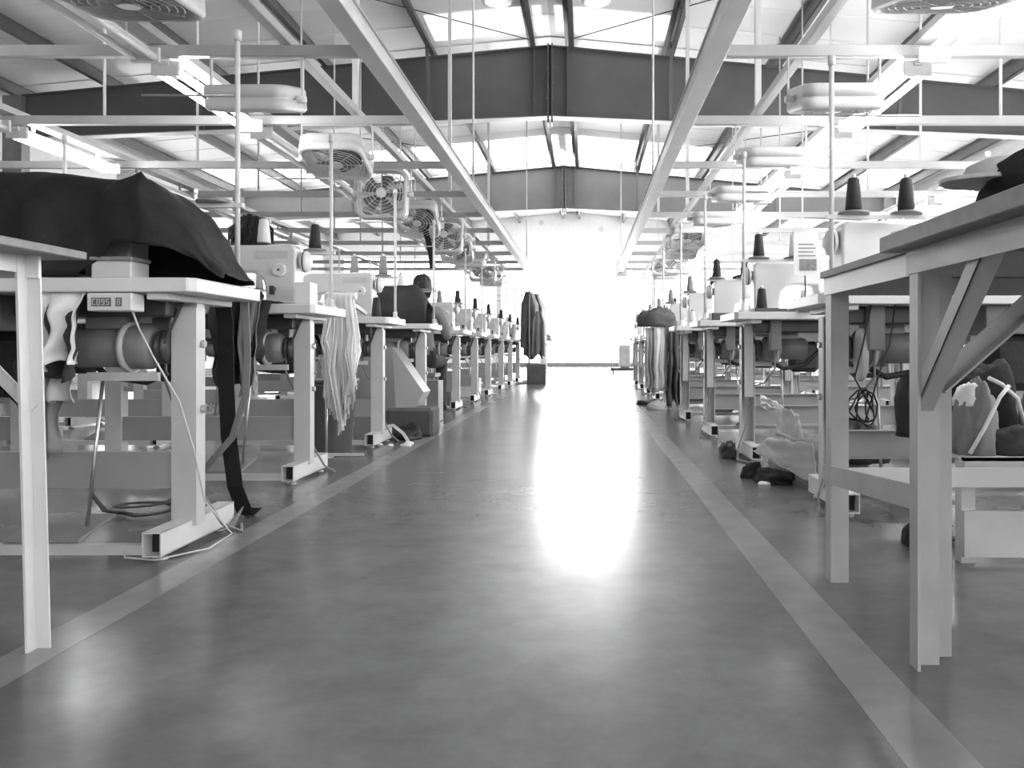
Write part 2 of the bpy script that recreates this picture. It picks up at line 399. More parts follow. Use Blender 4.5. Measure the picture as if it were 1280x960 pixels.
# hanging box fans
def make_fan():
    r = empty('box_fan')
    h = 0.215
    body = MB(); c = 0.05; n = 6
    def ring(sz, rad, y):
        out = []
        for cx, cy, a0 in ((sz-rad, sz-rad, 0), (-sz+rad, sz-rad, PI/2), (-sz+rad, -sz+rad, PI), (sz-rad, -sz+rad, 1.5*PI)):
            for i in range(n+1):
                t = a0+i*PI/2/n; out.append((cx+rad*math.cos(t), y, cy+rad*math.sin(t)))
        return out
    loops = [ring(0.195, 0.10, -0.06), ring(h-0.01, 0.08, -0.065), ring(h, 0.07, -0.05), ring(h, 0.07, -0.006), ring(h-0.012, 0.07, -0.003),
             ring(h-0.012, 0.07, 0.003), ring(h, 0.07, 0.006), ring(h, 0.07, 0.05), ring(h-0.01, 0.08, 0.065), ring(0.195, 0.10, 0.06), ring(0.192, 0.10, 0.0)]
    m = len(loops[0]); vs = [p for l in loops for p in l]; L = len(loops)
    body.add(vs, [(i*m+k, i*m+(k+1) % m, ((i+1) % L)*m+(k+1) % m, ((i+1) % L)*m+k) for i in range(L) for k in range(m)], True)
    hs = body.build('housing', 'fan_white', r)
    for y in (-0.062, 0.062):
        g = MB()
        for R in (0.045, 0.075, 0.105, 0.135, 0.165, 0.19): g.torus(R, 0.0028, (0, y, 0), n=24, m=4)
        for k in range(8):
            t = k*PI/4; g.cyl((0.04*math.cos(t), y, 0.04*math.sin(t)), (0.2*math.cos(t), y, 0.2*math.sin(t)), 0.003, n=4)
        g.build('grille', 'fan_white', hs)
        MB().lathe([(0.04, -0.006), (0.04, 0.006)], (0, y, 0), 'y', 16).build('hub_cap', 'white_paint', hs)
    for k in range(5):
        t0 = k*2*PI/5
        bl = MB().grid(lambda u, v, t0=t0: ((0.03+0.14*u)*math.cos(t0+(v-0.5)*(0.9-0.1*u)), (v-0.5)*0.05, (0.03+0.14*u)*math.sin(t0+(v-0.5)*(0.9-0.1*u))), 4, 5)
        bl.build('blade', 'fan_blade', hs, solid=0.003)
    MB().cyl((0, -0.035, 0), (0, 0.05, 0), 0.04, n=14).build('motor', 'fan_dark', hs)
    br = MB()
    for s in (-1, 1):
        br.box(s*0.245-0.004, s*0.245+0.004, -0.012, 0.012, -0.02, 0.225)
        br.cyl((s*0.212, 0, 0), (s*0.262, 0, 0), 0.02, n=10)
    br.box(-0.249, 0.249, -0.012, 0.012, 0.217, 0.225)
    br.build('bracket', 'white_paint', r)
    return r
fan0 = make_fan()
FANS = [(-1.70, 3.12, 84, 'row'), (-1.76, 4.5, 76, ''), (-1.73, 5.85, 108, ''), (-1.75, 7.25, 4, ''), (-1.72, 8.6, 128, ''), (-1.66, 9.9, 14, ''), (-1.72, 11.2, 130, ''), (-1.7, 12.5, 70, ''), (-1.7, 13.85, 20, ''), (-1.7, 15.2, 40, ''),
        (1.33, 3.12, 75, 'R'), (1.33, 4.5, 78, 'R'), (1.29, 5.85, 78, 'R'), (1.32, 7.25, 82, 'R'), (1.3, 8.6, 84, 'R'), (1.2, 9.9, 110, 'R'), (1.28, 11.2, 105, 'R'), (1.36, 12.5, 10, 'R'), (1.3, 13.85, 50, 'R')]
kl = kr = 0
for i, (x, y, tilt, sd) in enumerate(FANS):
    o = fan0 if i == 0 else copy_tree(fan0)
    o.location = (x, y, 1.945)
    for ch in o.children:
        if ch.name.startswith('housing'): ch.rotation_euler = (math.radians(-tilt), 0, 0)
    if x > 0: k, row = kr, 'worktable row'; kr += 1
    else: k, row = kl, 'tarp-covered row'; kl += 1
    how = 'facing along the aisle' if tilt < 30 else ('laid nearly flat' if tilt < 100 else 'tilted')
    tag(o, '%s hanging box fan above the %s, %s' % (ORD[k], row, how), 'fan', 'box fans hung from the rack')

# ------------------------------------------------------------------ sewing stations (local: aisle end x=0, table runs to -x, operator at -y)
TH = 0.805
def make_table():
    r = empty('sewing_table')
    mb = MB().prism([(-1.2, 0), (-0.02, 0), (0, 0.02), (0, 0.48), (-0.02, 0.5), (-1.2, 0.5)], TH-0.04, TH, 'z'); mb.build('tabletop', 'laminate', r, bevel=0.003)
    for x in (-0.12, -1.0):
        c = MB().box(x-0.038, x+0.038, 0.19, 0.195, 0.07, TH-0.075).box(x-0.038, x-0.033, 0.195, 0.25, 0.07, TH-0.075).box(x+0.033, x+0.038, 0.195, 0.25, 0.07, TH-0.075)
        l = c.build('leg', 'cream_paint', r)
        MB().box(x-0.024, x+0.024, 0.225, 0.275, 0.34, TH-0.055).build('inner_post', 'cream_paint', l)
        b = MB()
        for z in (0.42, 0.62): b.cyl((x+0.038, 0.225, z), (x+0.05, 0.225, z), 0.012, n=6)
        b.build('clamp_bolts', 'steel', l)
        MB().box(x-0.03, x+0.03, 0.03, 0.47, TH-0.06, TH-0.04).build('top_bracket', 'white_paint', r, bevel=0.003)
        f = MB(); t = 0.004; x0, x1, z0, z1 = x-0.027, x+0.027, 0.018, 0.088
        f.box(x0, x0+t, 0.0, 0.49, z0, z1).box(x1-t, x1, 0.0, 0.49, z0, z1).box(x0, x1, 0.0, 0.49, z0, z0+t).box(x0, x1, 0.0, 0.49, z1-t, z1)
        fo = f.build('foot', 'white_paint', r)
        MB().box(x0+t, x1-t, 0.05, 0.44, z0+t, z1-t).build('tube_shade', 'black', fo)  # black block stands in for the shade inside the hollow tube
        for y in (0.05, 0.44): MB().lathe([(0.022, 0.0), (0.022, 0.006), (0.008, 0.008), (0.008, 0.02)], (x, y, 0), n=10).build('levelling_foot', 'steel', fo)
    MB().box(-0.965, -0.155, 0.20, 0.205, 0.18, 0.29).box(-0.965, -0.155, 0.205, 0.23, 0.285, 0.29).box(-0.965, -0.155, 0.205, 0.23, 0.18, 0.185).build('crossbar', 'bar_paint', r)
    MB().box(-0.975, -0.145, 0.01, 0.04, 0.022, 0.05).build('treadle_bar', 'cream_paint', r)
    MB().prism([(0.03, 0.05), (0.22, 0.09), (0.22, 0.10), (0.03, 0.062)], -0.56, -0.34, 'x').build('treadle', 'grey_metal', r, bevel=0.003)
    MB().cyl((-0.36, 0.10, 0.085), (-0.33, 0.13, 0.52), 0.006, n=6).build('pedal_rod', 'steel', r)
    # motor hanging under the top
    mo = MB().lathe([(0.02, -0.46), (0.055, -0.455), (0.062, -0.44), (0.062, -0.32), (0.055, -0.315), (0.055, -0.30), (0.068, -0.295), (0.068, -0.22), (0.05, -0.205), (0.03, -0.20)], (0, 0.2, 0.61), 'x', 18).build('motor', 'motor', r)
    MB().lathe([(0.078, -0.29), (0.078, -0.275)], (0, 0.2, 0.61), 'x', 20).build('clutch_ring', 'cream_paint', mo)
    MB().lathe([(0.03, -0.2), (0.052, -0.195), (0.052, -0.185), (0.04, -0.18), (0.052, -0.175), (0.052, -0.165), (0.02, -0.16)], (0, 0.2, 0.61), 'x', 16).build('pulley', 'dark_metal', mo)
    MB().box(-0.40, -0.28, 0.16, 0.24, 0.665, TH-0.04).build('motor_bracket', 'grey_metal', mo)
    MB().box(-0.37, -0.16, 0.115, 0.13, 0.51, 0.535).build('clutch_lever', 'cream_paint', mo)
    MB().box(-0.60, -0.14, 0.13, 0.33, TH-0.105, TH-0.04).build('oil_pan', 'dark_metal', r, bevel=0.006)
    MB().bar((-0.165, 0.16, 0.62), (-0.115, 0.19, TH-0.04), 0.012, 0.008).bar((-0.165, 0.25, 0.62), (-0.115, 0.27, TH-0.04), 0.012, 0.008).build('drive_belt', 'rubber', mo)
    MB().tube([(-0.55, 0.3, 0.72), (-0.5, 0.32, 0.6), (-0.42, 0.3, 0.52), (-0.3, 0.32, 0.5), (-0.24, 0.33, 0.53)], 0.012, 6).build('cable_loom', 'rubber', r)
    MB().box(-0.86, -0.66, 0.28, 0.40, 0.45, TH-0.145).build('hanging_bag', 'cloth_dark', r, bevel=0.03)
    dr = MB().box(-0.94, -0.63, 0.04, 0.42, TH-0.145, TH-0.04).build('drawer', 'grey_metal', r, bevel=0.003)
    MB().box(-0.82, -0.74, 0.028, 0.04, TH-0.1, TH-0.085).build('handle', 'dark_metal', dr)
    MB().box(-0.28, -0.22, 0.31, 0.37, 0.60, TH-0.04).build('switch_box', 'grey_metal', r, bevel=0.004)
    pts = [(-0.25, 0.34, 0.61), (-0.25, 0.34, 0.5), (-0.20, 0.30, 0.42), (-0.14, 0.27, 0.40), (-0.115, 0.262, 0.3), (-0.10, 0.26, 0.16), (-0.05, 0.3, 0.05), (-0.03, 0.4, 0.006), (-0.08, 0.52, 0.006)]
    MB().tube(pts, 0.005, 6).build('power_cable', 'grey_metal', r)
    return r
def arc(cx, cz, r, a0, a1, n): return [(cx+r*math.cos(a0+(a1-a0)*i/n), cz+r*math.sin(a0+(a1-a0)*i/n)) for i in range(n+1)]
def make_machine():
    r = empty('sewing_machine')
    MB().box(-0.62, -0.13, 0.14, 0.32, TH, TH+0.022).build('bed', 'machine', r, bevel=0.004)
    z = TH+0.022
    poly = [(-0.145, z), (-0.145, z+0.245)]+[(-0.165, z+0.268), (-0.36, z+0.262), (-0.545, z+0.262), (-0.575, z+0.248), (-0.59, z+0.22), (-0.59, z+0.10), (-0.575, z+0.088), (-0.515, z+0.088), (-0.50, z+0.10), (-0.495, z+0.135)]
    poly += [(-0.40, z+0.142), (-0.335, z+0.135), (-0.30, z+0.105), (-0.29, z+0.07), (-0.285, z)]
    MB().prism(poly, 0.175, 0.29).build('arm', 'machine', r, bevel=0.012, seg=2)
    hw = MB().lathe([(0.015, -0.148), (0.03, -0.14), (0.046, -0.135), (0.05, -0.128), (0.05, -0.108), (0.044, -0.102), (0.03, -0.098), (0.02, -0.09)], (0, 0.232, z+0.19), 'x', 22).build('handwheel', 'machine', r)
    MB().lathe([(0.051, -0.121), (0.051, -0.115)], (0, 0.232, z+0.19), 'x', 22).build('belt_groove', 'dark_metal', hw)
    d = MB().lathe([(0.026, 0.148), (0.03, 0.152), (0.03, 0.176)], (-0.215, 0, z+0.145), 'y', 18).build('stitch_dial', 'white_paint', r)
    MB().lathe([(0.006, 0.145), (0.006, 0.149)], (-0.215, 0, z+0.145), 'y', 8).build('dial_mark', 'dark_metal', d)
    MB().box(-0.25, -0.235, 0.15, 0.176, z+0.05, z+0.065).box(-0.252, -0.233, 0.135, 0.15, z+0.03, z+0.07).build('reverse_lever', 'dark_metal', r)
    MB().cyl((-0.545, 0.232, z+0.02), (-0.545, 0.232, z+0.095), 0.005, n=8).build('needle_bar', 'steel', r)
    MB().cyl((-0.525, 0.232, z+0.012), (-0.525, 0.232, z+0.095), 0.004, n=8).box(-0.56, -0.52, 0.215, 0.25, z+0.006, z+0.014).build('presser_foot', 'steel', r)
    MB().lathe([(0.004, 0.145), (0.018, 0.15), (0.02, 0.16), (0.006, 0.165), (0.02, 0.17), (0.018, 0.178)], (-0.52, 0, z+0.18), 'y', 14).build('tension_disc', 'steel', r)
    MB().cyl((-0.50, 0.19, z+0.255), (-0.50, 0.19, z+0.30), 0.003, n=6).build('thread_pin', 'steel', r)
    MB().box(-0.33, -0.18, 0.172, 0.176, z+0.2, z+0.235).build('name_plate', 'cream_paint', r)
    return r
def make_stand():
    r = empty('thread_stand')
    MB().cyl((-0.06, 0.44, TH), (-0.06, 0.44, 1.66), 0.009, n=8).build('pole', 'white_paint', r)
    MB().lathe([(0.03, TH), (0.03, TH+0.008), (0.014, TH+0.02), (0.014, TH+0.05)], (-0.06, 0.44, 0), n=12).build('base', 'white_paint', r)
    MB().cyl((-0.06, 0.44, 1.63), (-0.06, 0.44, 1.665), 0.014, n=8).build('pole_cap', 'white_paint', r)
    MB().box(-0.40, -0.04, 0.43, 0.45, 1.075, 1.09).build('spool_arm', 'white_paint', r)
    for x in (-0.14, -0.33):
        MB().lathe([(0.055, 1.09), (0.058, 1.095), (0.055, 1.10)], (x, 0.44, 0), n=16).build('spool_disc', 'grey_metal', r)
    MB().cyl((-0.38, 0.44, 1.45), (-0.06, 0.44, 1.45), 0.004, n=6).build('guide_arm', 'steel', r)
    return r
def make_cone(m):
    r = empty('thread_cone')
    MB().lathe([(0.027, 0.006), (0.031, 0.012), (0.021, 0.118), (0.017, 0.123)], n=14).build('thread', m, r)
    MB().lathe([(0.033, 0.0), (0.033, 0.006)], n=14).build('base_rim', 'dark_metal', r)
    MB().lathe([(0.011, 0.12), (0.008, 0.138)], n=8).build('core_tip', 'cone_white' if m != 'cone_white' else 'cone_grey', r)
    return r
PT, PM, PS = make_table(), make_machine(), make_stand()
PC = {m: make_cone(m) for m in ('cone_black', 'cone_grey', 'cone_white')}
first = {}
def put(proto, key, loc, rz, label, cat, group):
    o = copy_tree(proto) if first.get(key) else proto
    first[key] = True
    o.location = loc; o.rotation_euler = (0, 0, rz); tag(o, label, cat, group); return o
LEFT = [(-1.10, 2.36), (-1.20, 3.72), (-1.20, 5.12), (-1.18, 6.42), (-1.20, 8.35), (-1.18, 9.6), (-1.17, 10.9), (-1.16, 12.5), (-1.16, 14.0), (-1.15, 15.5)]
RIGHT = [(0.83, 3.48), (0.79, 4.95), (0.76, 6.2), (0.74, 7.5), (0.74, 9.1), (0.74, 10.5), (0.74, 11.9), (0.74, 13.3), (0.74, 14.7)]
CN = {'cone_black': 'black', 'cone_grey': 'grey', 'cone_white': 'white'}
TABLES = {}
def station(side, k, xa, y0, row, machine=True, cones=('cone_black', 'cone_grey'), stand=True):
    rz = 0 if side == 'L' else PI
    TABLES[side, k] = put(PT, 'T', (xa, y0, 0), rz, '%s white sewing table in the row headed by the %s' % (ORD[k], row), 'table', 'sewing tables beside the aisle')
    if machine: put(PM, 'M', (xa-(0.13 if (side, k) == ('L', 0) else 0), y0, 0), rz, '%s bare white sewing machine in the row headed by the %s' % (ORD[k], row), 'sewing machine', 'sewing machines beside the aisle')
    if stand: put(PS, 'S', (xa, y0, 0), rz, 'thread stand pole on the %s table of the row headed by the %s' % (ORD[k], row), 'thread stand', 'thread stands beside the aisle')
    for x, c in zip((-0.14, -0.33), cones):
        if not c: continue
        sg = 1 if side == 'L' else -1
        put(PC[c], c, (xa+sg*x, y0+sg*0.44, 1.10), 0, '%s thread cone %s on the %s stand of the %s row' % (CN[c], 'by the pole' if x > -0.2 else 'at the arm tip', ORD[k], 'tarp-covered' if side == 'L' else 'worktable'), 'thread cone', 'thread cones')
LR, RR = 'tarp-covered machine', 'angle-iron worktable'
for k, (xa, y0) in enumerate(LEFT):
    station('L', k, xa, y0, LR, k != 3, [(None, None), ('cone_black', None), ('cone_grey', 'cone_grey'), ('cone_black', 'cone_white'), ('cone_black', 'cone_grey')][min(k, 4)])
for k, (xa, y0) in enumerate(RIGHT):
    station('R', k, xa, y0, RR, True, [('cone_black', 'cone_black'), ('cone_black', 'cone_white'), ('cone_black', 'cone_black'), ('cone_grey', 'cone_black')][min(k, 3)])
# the line of stations behind each aisle row
for side, lst, off, row in (('L', LEFT, -1.32, LR), ('R', RIGHT, 1.32, RR)):
    for col in (1, 2):
        for k, (xa, y0) in enumerate(lst):
            if col == 2 and (k < 1 or k > 6): continue
            rz = 0 if side == 'L' else PI
            x = (-1.2 if side == 'L' else 0.78)+off*col
            wh = 'next line behind' if col == 1 else 'outer line behind'
            put(PT, 'T', (x, y0, 0), rz, '%s white sewing table in the %s the %s row' % (ORD[k], wh, row.split()[0]), 'table', '%s tables %d' % (side, col))
            put(PM, 'M', (x, y0, 0), rz, '%s white sewing machine in the %s the %s row' % (ORD[k], wh, row.split()[0]), 'sewing machine', '%s machines %d' % (side, col))
            put(PS, 'S', (x, y0, 0), rz, '%s thread stand pole in the %s the %s row' % (ORD[k], wh, row.split()[0]), 'thread stand', '%s stands %d' % (side, col))
            sg = 1 if side == 'L' else -1
            put(PC['cone_grey'], 'cone_grey', (x-sg*0.14, y0+sg*0.44, 1.10), 0, '%s grey thread cone in the %s the %s row' % (ORD[k], wh, row.split()[0]), 'thread cone', '%s cones %d' % (side, col))

# oval belt guard on the first table of the worktable row
g_ = MB().prism([(0.30+0.06*math.cos(t*PI/12), 0.585+0.10*math.sin(t*PI/12)) for t in range(24)], -0.225, -0.20, 'x').build('belt_guard', 'cream_paint', TABLES['R', 0], bevel=0.006); g_['label'] = 'pale oval belt guard'
MB().box(-0.222, -0.208, 0.29, 0.31, 0.66, TH-0.04).build('guard_arm', 'grey_metal', g_)
# control panel and cables of the first table
t1 = TABLES['L', 0]
cp = MB().box(-0.29, -0.165, -0.02, 0.05, TH-0.095, TH-0.045).build('control_panel', 'white_paint', t1, bevel=0.003); cp['label'] = 'white control box with small digital display'
MB().box(-0.276, -0.222, -0.0225, -0.019, TH-0.082, TH-0.058).build('display', 'display', cp)
MB().box(-0.208, -0.192, -0.0225, -0.019, TH-0.082, TH-0.058).build('display', 'display', cp)
def seg_digit(mb, x, z, w, h, on):
    t = 0.0022
    S7 = {'a': (x, x+w, z+h-t, z+h), 'g': (x, x+w, z+h/2-t/2, z+h/2+t/2), 'd': (x, x+w, z, z+t), 'f': (x, x+t, z+h/2, z+h), 'e': (x, x+t, z, z+h/2), 'b': (x+w-t, x+w, z+h/2, z+h), 'c': (x+w-t, x+w, z, z+h/2)}
    for c in on: a = S7[c]; mb.box(a[0], a[1], -0.0232, -0.0222, a[2], a[3])
mb = MB()
for i, on in enumerate(('adef', 'abcdef', 'abcdfg', 'acdfg')): seg_digit(mb, -0.2735+i*0.0128, TH-0.0785, 0.009, 0.017, on)
seg_digit(mb, -0.2045, TH-0.0785, 0.009, 0.017, 'abcdefg')
mb.build('digits', 'digit', cp)
MB().tube([(-0.18, 0.01, TH-0.09), (-0.17, 0.03, 0.66), (-0.155, 0.08, 0.58), (-0.10, 0.12, 0.45), (-0.075, 0.16, 0.3), (-0.06, 0.2, 0.14), (-0.02, 0.3, 0.02), (-0.03, 0.16, 0.006), (-0.12, 0.02, 0.006), (-0.19, -0.01, 0.02), (-0.21, 0.03, 0.04)], 0.0032, 6).build('control_cable', 'cream_paint', t1)
# cable clip and hanger triangle at the far foot
MB().prism([(0.43, 0.02), (0.55, 0.06), (0.47, 0.005)], -0.088, -0.083, 'x').build('cable_tab', 'plastic_grey', t1)

# ------------------------------------------------------------------ worktables
def angle(mb, p0, p1, a, b, w=0.045, t=0.004):
    """angle iron from p0 to p1 with two flanges along unit vectors a and b"""
    p0, p1, a, b = map(Vector, (p0, p1, a, b))
    for u, v in ((a, b), (b, a)):
        vs = []
        for p in (p0, p1): vs += [p, p+u*w, p+u*w+v*t, p+v*t]
        mb.add(vs, [(0,1,2,3),(7,6,5,4),(0,4,5,1),(1,5,6,2),(2,6,7,3),(3,7,4,0)])
    return mb
X, Y, Z = Vector((1,0,0)), Vector((0,1,0)), Vector((0,0,1))
# table A: beyond, legs at y 1.62..2.17
tA = empty('worktable', (0.63, 1.62, 0), label='angle-iron worktable with dark thin top standing before the sewing row', cat='table')
MB().box(-0.01, 1.2, 0.035, 0.60, 0.79, 0.806).build('tabletop', 'board_dark', tA)
angle(MB(), (0.045, 0.025, 0), (0.045, 0.025, 0.79), X, Y, 0.042).build('leg', 'angle_paint', tA)
MB().box(0.004, 0.05, 0.55, 0.555, 0, 0.79).box(0.004, 0.009, 0.555, 0.60, 0, 0.79).build('leg', 'angle_paint', tA)
for yy in (0.03, 0.555): angle(MB(), (1.15, yy, 0), (1.15, yy, 0.79), X, Y).build('leg', 'angle_paint', tA)
MB().box(0, 0.005, 0.0, 0.60, 0.745, 0.79).build('apron', 'white_paint', tA)
MB().box(0.005, 1.2, 0.595, 0.60, 0.745, 0.79).build('apron', 'angle_paint', tA)
MB().box(0.087, 1.2, 0.025, 0.03, 0.745, 0.79).build('apron', 'angle_paint', tA)
MB().bar((-0.0, -0.0, 0.318), (-0.0, 0.60, 0.275), 0.005, 0.048, up=(0,0,1)).build('stretcher', 'angle_paint', tA)
MB().box(0.01, 1.2, 0.56, 0.565, 0.245, 0.295).build('stretcher', 'white_paint', tA)
# table B: nearer
tB = empty('worktable', (0.62, 0.45, 0), label='angle-iron worktable with overhanging grey board and diagonal braces', cat='table')
MB().box(-0.045, 1.25, -0.05, 1.195, 0.79, 0.82).build('tabletop', 'board', tB, bevel=0.002)
MB().box(0.0, 0.006, 1.118, 1.158, 0, 0.79).box(0.006, 0.055, 1.152, 1.158, 0, 0.79).build('leg', 'angle_paint', tB)
angle(MB(), (0.0, 0, 0), (0.0, 0, 0.79), X, Y).build('leg', 'angle_paint', tB)
for yy in (0.0, 1.11): angle(MB(), (1.15, yy, 0), (1.15, yy, 0.79), X, Y).build('leg', 'angle_paint', tB)
MB().box(-0.004, 0.0, 0.0, 1.165, 0.745, 0.79).build('apron', 'angle_paint', tB)
MB().box(0.0, 1.2, 1.158, 1.163, 0.745, 0.79).build('apron', 'angle_paint', tB)
angle(MB(), (0.006, 1.145, 0.485), (0.006, 0.86, 0.765), X, Vector((0, 0.7, 0.7)), 0.034).build('brace', 'angle_paint', tB)
angle(MB(), (0.05, 1.145, 0.52), (0.33, 1.145, 0.765), -Y, Vector((-0.66, 0, 0.75)), 0.034).build('brace', 'angle_paint', tB)
MB().box(1.152, 1.157, 0.0, 1.15, 0.25, 0.295).build('stretcher', 'angle_paint', tB)
# table on the other side of the aisle
tC = empty('worktable', (-1.1, 1.69, 0), label='white slim-legged worktable at the aisle beside the tarp', cat='table')
MB().box(-1.1, 0.05, -0.85, 0.08, 0.79, 0.807).build('tabletop', 'board', tC, bevel=0.002)
MB().add([(-0.008,0,0),(0.022,0,0),(0.022,0.005,0),(-0.008,0.005,0),(-0.029,0,0.79),(0.001,0,0.79),(0.001,0.005,0.79),(-0.029,0.005,0.79)], [(0,3,2,1),(4,5,6,7),(0,1,5,4),(1,2,6,5),(2,3,7,6),(3,0,4,7)]) \
    .add([(-0.008,0,0),(-0.003,0,0),(-0.003,-0.03,0),(-0.008,-0.03,0),(-0.029,0,0.79),(-0.024,0,0.79),(-0.024,-0.03,0.79),(-0.029,-0.03,0.79)], [(0,3,2,1),(4,5,6,7),(0,1,5,4),(1,2,6,5),(2,3,7,6),(3,0,4,7)]) \
    .build('leg', 'white_paint', tC)
for (x, y) in ((-0.02, -0.8), (-1.05, -0.8), (-1.05, 0.0)): angle(MB(), (x, y, 0), (x, y, 0.79), X, Y, 0.03).build('leg', 'white_paint', tC)
MB().box(-1.08, 0.003, -0.006, -0.001, 0.745, 0.79).build('apron', 'white_paint', tC)
MB().box(-1.08, 0.003, -0.80, -0.795, 0.745, 0.79).build('apron', 'white_paint', tC)
MB().box(-0.03, -0.025, -0.795, -0.006, 0.755, 0.79).build('apron', 'white_paint', tC)
angle(MB(), (-0.022, -0.004, 0.47), (-0.295, -0.004, 0.75), Y, Vector((0.7, 0, 0.7)), 0.03).build('brace', 'white_paint', tC)

# ------------------------------------------------------------------ cloth makers
def hang(name, x0, x1, yf, ztop_, zlow, mat_, label, cat='cloth', back=0.15, amp=0.02, seed=0, out=-1, taper=0.0, axis='y', nu=22, nv=26, solid=0.004, group=None):
    """cloth that lies back on a top and falls over its edge; out = sign of the direction it falls to"""
    L = ztop_-zlow
    def fn(u, v):
        s = v*(L+back)
        c = 0.5+(u-0.5)*(1-taper*max(0, (s-back)/L))
        x = x0+(x1-x0)*c
        if s < back: y = -out*(back-s); z = ztop_+0.006+0.012*abs(nz(u*4, s*9, seed))
        else:
            q = (s-back)/L
            y = out*(0.006+0.03*min(1, q*4)+amp*(0.3+q)*(math.sin(u*PI*5+seed+2*nz(u*3, q*2, seed))+nz(u*5, q*3, seed+5)))
            z = ztop_-q*L*(1-0.12*nz(u*3.1, 0, seed+9)*1.5)
            x += 0.03*q*nz(q*4, u, seed)
        if axis == 'y': return (x, yf+y, z)
        return (yf+y, x, z)
    o = MB().grid(fn, nu, nv).build(name, mat_, solid=solid)
    return tag(o, label, cat, group)
def mound(name, c, sx, sy, h, mat_, label, cat='cloth', seed=0, n=32, m=14, rot=0, parent=None):
    """crumpled heap of cloth with folds, closed underneath"""
    vs = []; fs = []; cr, sr = math.cos(rot), math.sin(rot)
    for j in range(m+1):
        q = j/m*PI/2; cq, sq = max(0.0, math.cos(q))**0.75, math.sin(q)**0.9
        for i in range(n):
            t = 2*PI*i/n; ca, sa = math.cos(t), math.sin(t)
            P = Vector((ca*cq, sa*cq, sq))
            d = 1+0.30*noise.noise(P*1.5+Vector((seed, 0, 0)))+0.22*(0.5-abs(noise.noise(P*2.6+Vector((0, seed, 0)))))+0.08*noise.noise(P*7+Vector((0, 0, seed)))
            x, y = P.x*d*sx, P.y*d*sy
            vs.append((c[0]+x*cr-y*sr, c[1]+x*sr+y*cr, c[2]+max(0.0, P.z*d*h*0.92) if j else c[2]))
    for j in range(m):
        for i in range(n): fs.append((j*n+i, j*n+(i+1) % n, (j+1)*n+(i+1) % n, (j+1)*n+i))
    mb = MB().add(vs, fs, True); mb.f.append(tuple(reversed(range(n)))); mb.sm.append(False)
    o = mb.build(name, mat_, parent)
    if label: tag(o, label, cat)
    return o
def strap(name, pts, w, mat_, label, cat='strap', t=0.004, up=(0,1,0)):
    mb = MB(); pts = [Vector(p) for p in pts]; vs = []
    for i, p in enumerate(pts):
        d = (pts[min(i+1, len(pts)-1)]-pts[max(0, i-1)]).normalized(); n_ = Vector(up); n_ = (n_-d*n_.dot(d)).normalized(); si = d.cross(n_)
        for a, b in ((-1,-1),(1,-1),(1,1),(-1,1)): vs.append(p+si*(a*w/2)+n_*(b*t/2))
    fs = [(i*4+k, i*4+(k+1) % 4, i*4+4+(k+1) % 4, i*4+4+k) for i in range(len(pts)-1) for k in range(4)]
    fs += [(3,2,1,0), tuple(len(vs)-4+i for i in range(4))]
    return tag(mb.add(vs, fs).build(name, mat_), label, cat)

# big tarp over the first machine
def lerp_tab(tab, x):
    if x <= tab[0][0]: return tab[0][1]
    for (a, p), (b, q) in zip(tab, tab[1:]):
        if x <= b: t = (x-a)/(b-a); t = t*t*(3-2*t)*0.5+t*0.5; return p+(q-p)*t
    return tab[-1][1]
T_TOP = [(-2.42, 1.08), (-2.1, 1.115), (-1.8, 1.135), (-1.55, 1.13), (-1.42, 1.11), (-1.30, 1.095), (-1.22, 1.035), (-1.155, 0.955), (-1.11, 0.875), (-1.065, 0.825)]
T_HEM = [(-2.42, 0.809), (-1.46, 0.809), (-1.40, 0.845), (-1.335, 0.905), (-1.20, 0.895), (-1.13, 0.865), (-1.10, 0.835), (-1.065, 0.812)]
def tarp_fn(u, v):
    x = -2.42+u*1.355
    top = lerp_tab(T_TOP, x)+0.006*nz(x*6, v*2, 3)
    hem = min(lerp_tab(T_HEM, x), top-0.003)
    fold = 0.028*nz(x*5, 1.7, 2)+0.014*nz(x*13, v*4, 8)
    k = max(0.0, min(1.0, (x+1.25)/0.18))            # the end of the sheet gathers back over the table edge
    yf = 2.375+0.10*k
    if v < 0.45:
        q = v/0.45; y = yf+0.16*(1-k*0.5)*q**2.2+fold*(1-q*0.6)
        z = hem+(top-hem)*math.sin(q*PI/2)**0.9
        rid = abs(nz(x*7+q*2.0, q*1.5, 12)); y -= 0.03*rid*(1-q); z += 0.012*(0.4-rid)*math.sin(q*PI)
    elif v < 0.58:
        q = (v-0.45)/0.13; y = yf+0.16*(1-k*0.5)+(0.18-0.06*k)*q; z = top+0.006*nz(x*7, q*3, 6)
    else:
        q = (v-0.58)/0.42; y = yf+0.16*(1-k*0.5)+0.18-0.06*k+(0.10-0.07*k)*q**0.5+fold*0.5*q
        z = top+(TH+0.004-top)*q**1.2
    z += 0.018*math.exp(-((x+1.315)/0.045)**2-((v-0.40)/0.09)**2)                    # lifted by the spool pin
    z += 0.012*math.exp(-((x+1.315-0.22*(0.40-v))/0.014)**2)*(1 if v < 0.4 else 0)*min(1, v*6)  # creases running from the peak
    z += 0.012*math.exp(-((x+1.315+0.30*(0.40-v))/0.014)**2)*(1 if v < 0.4 else 0)*min(1, v*6)
    z += 0.010*nz(x*9, v*7, 4)*min(1, 6*v)*min(1, 6*(1-v))
    return (x, y, max(z, TH+0.004))
tag(MB().grid(tarp_fn, 120, 70).build('tarp', 'tarp', solid=0.003), 'large dark tarp draped over the first sewing machine', 'tarp')
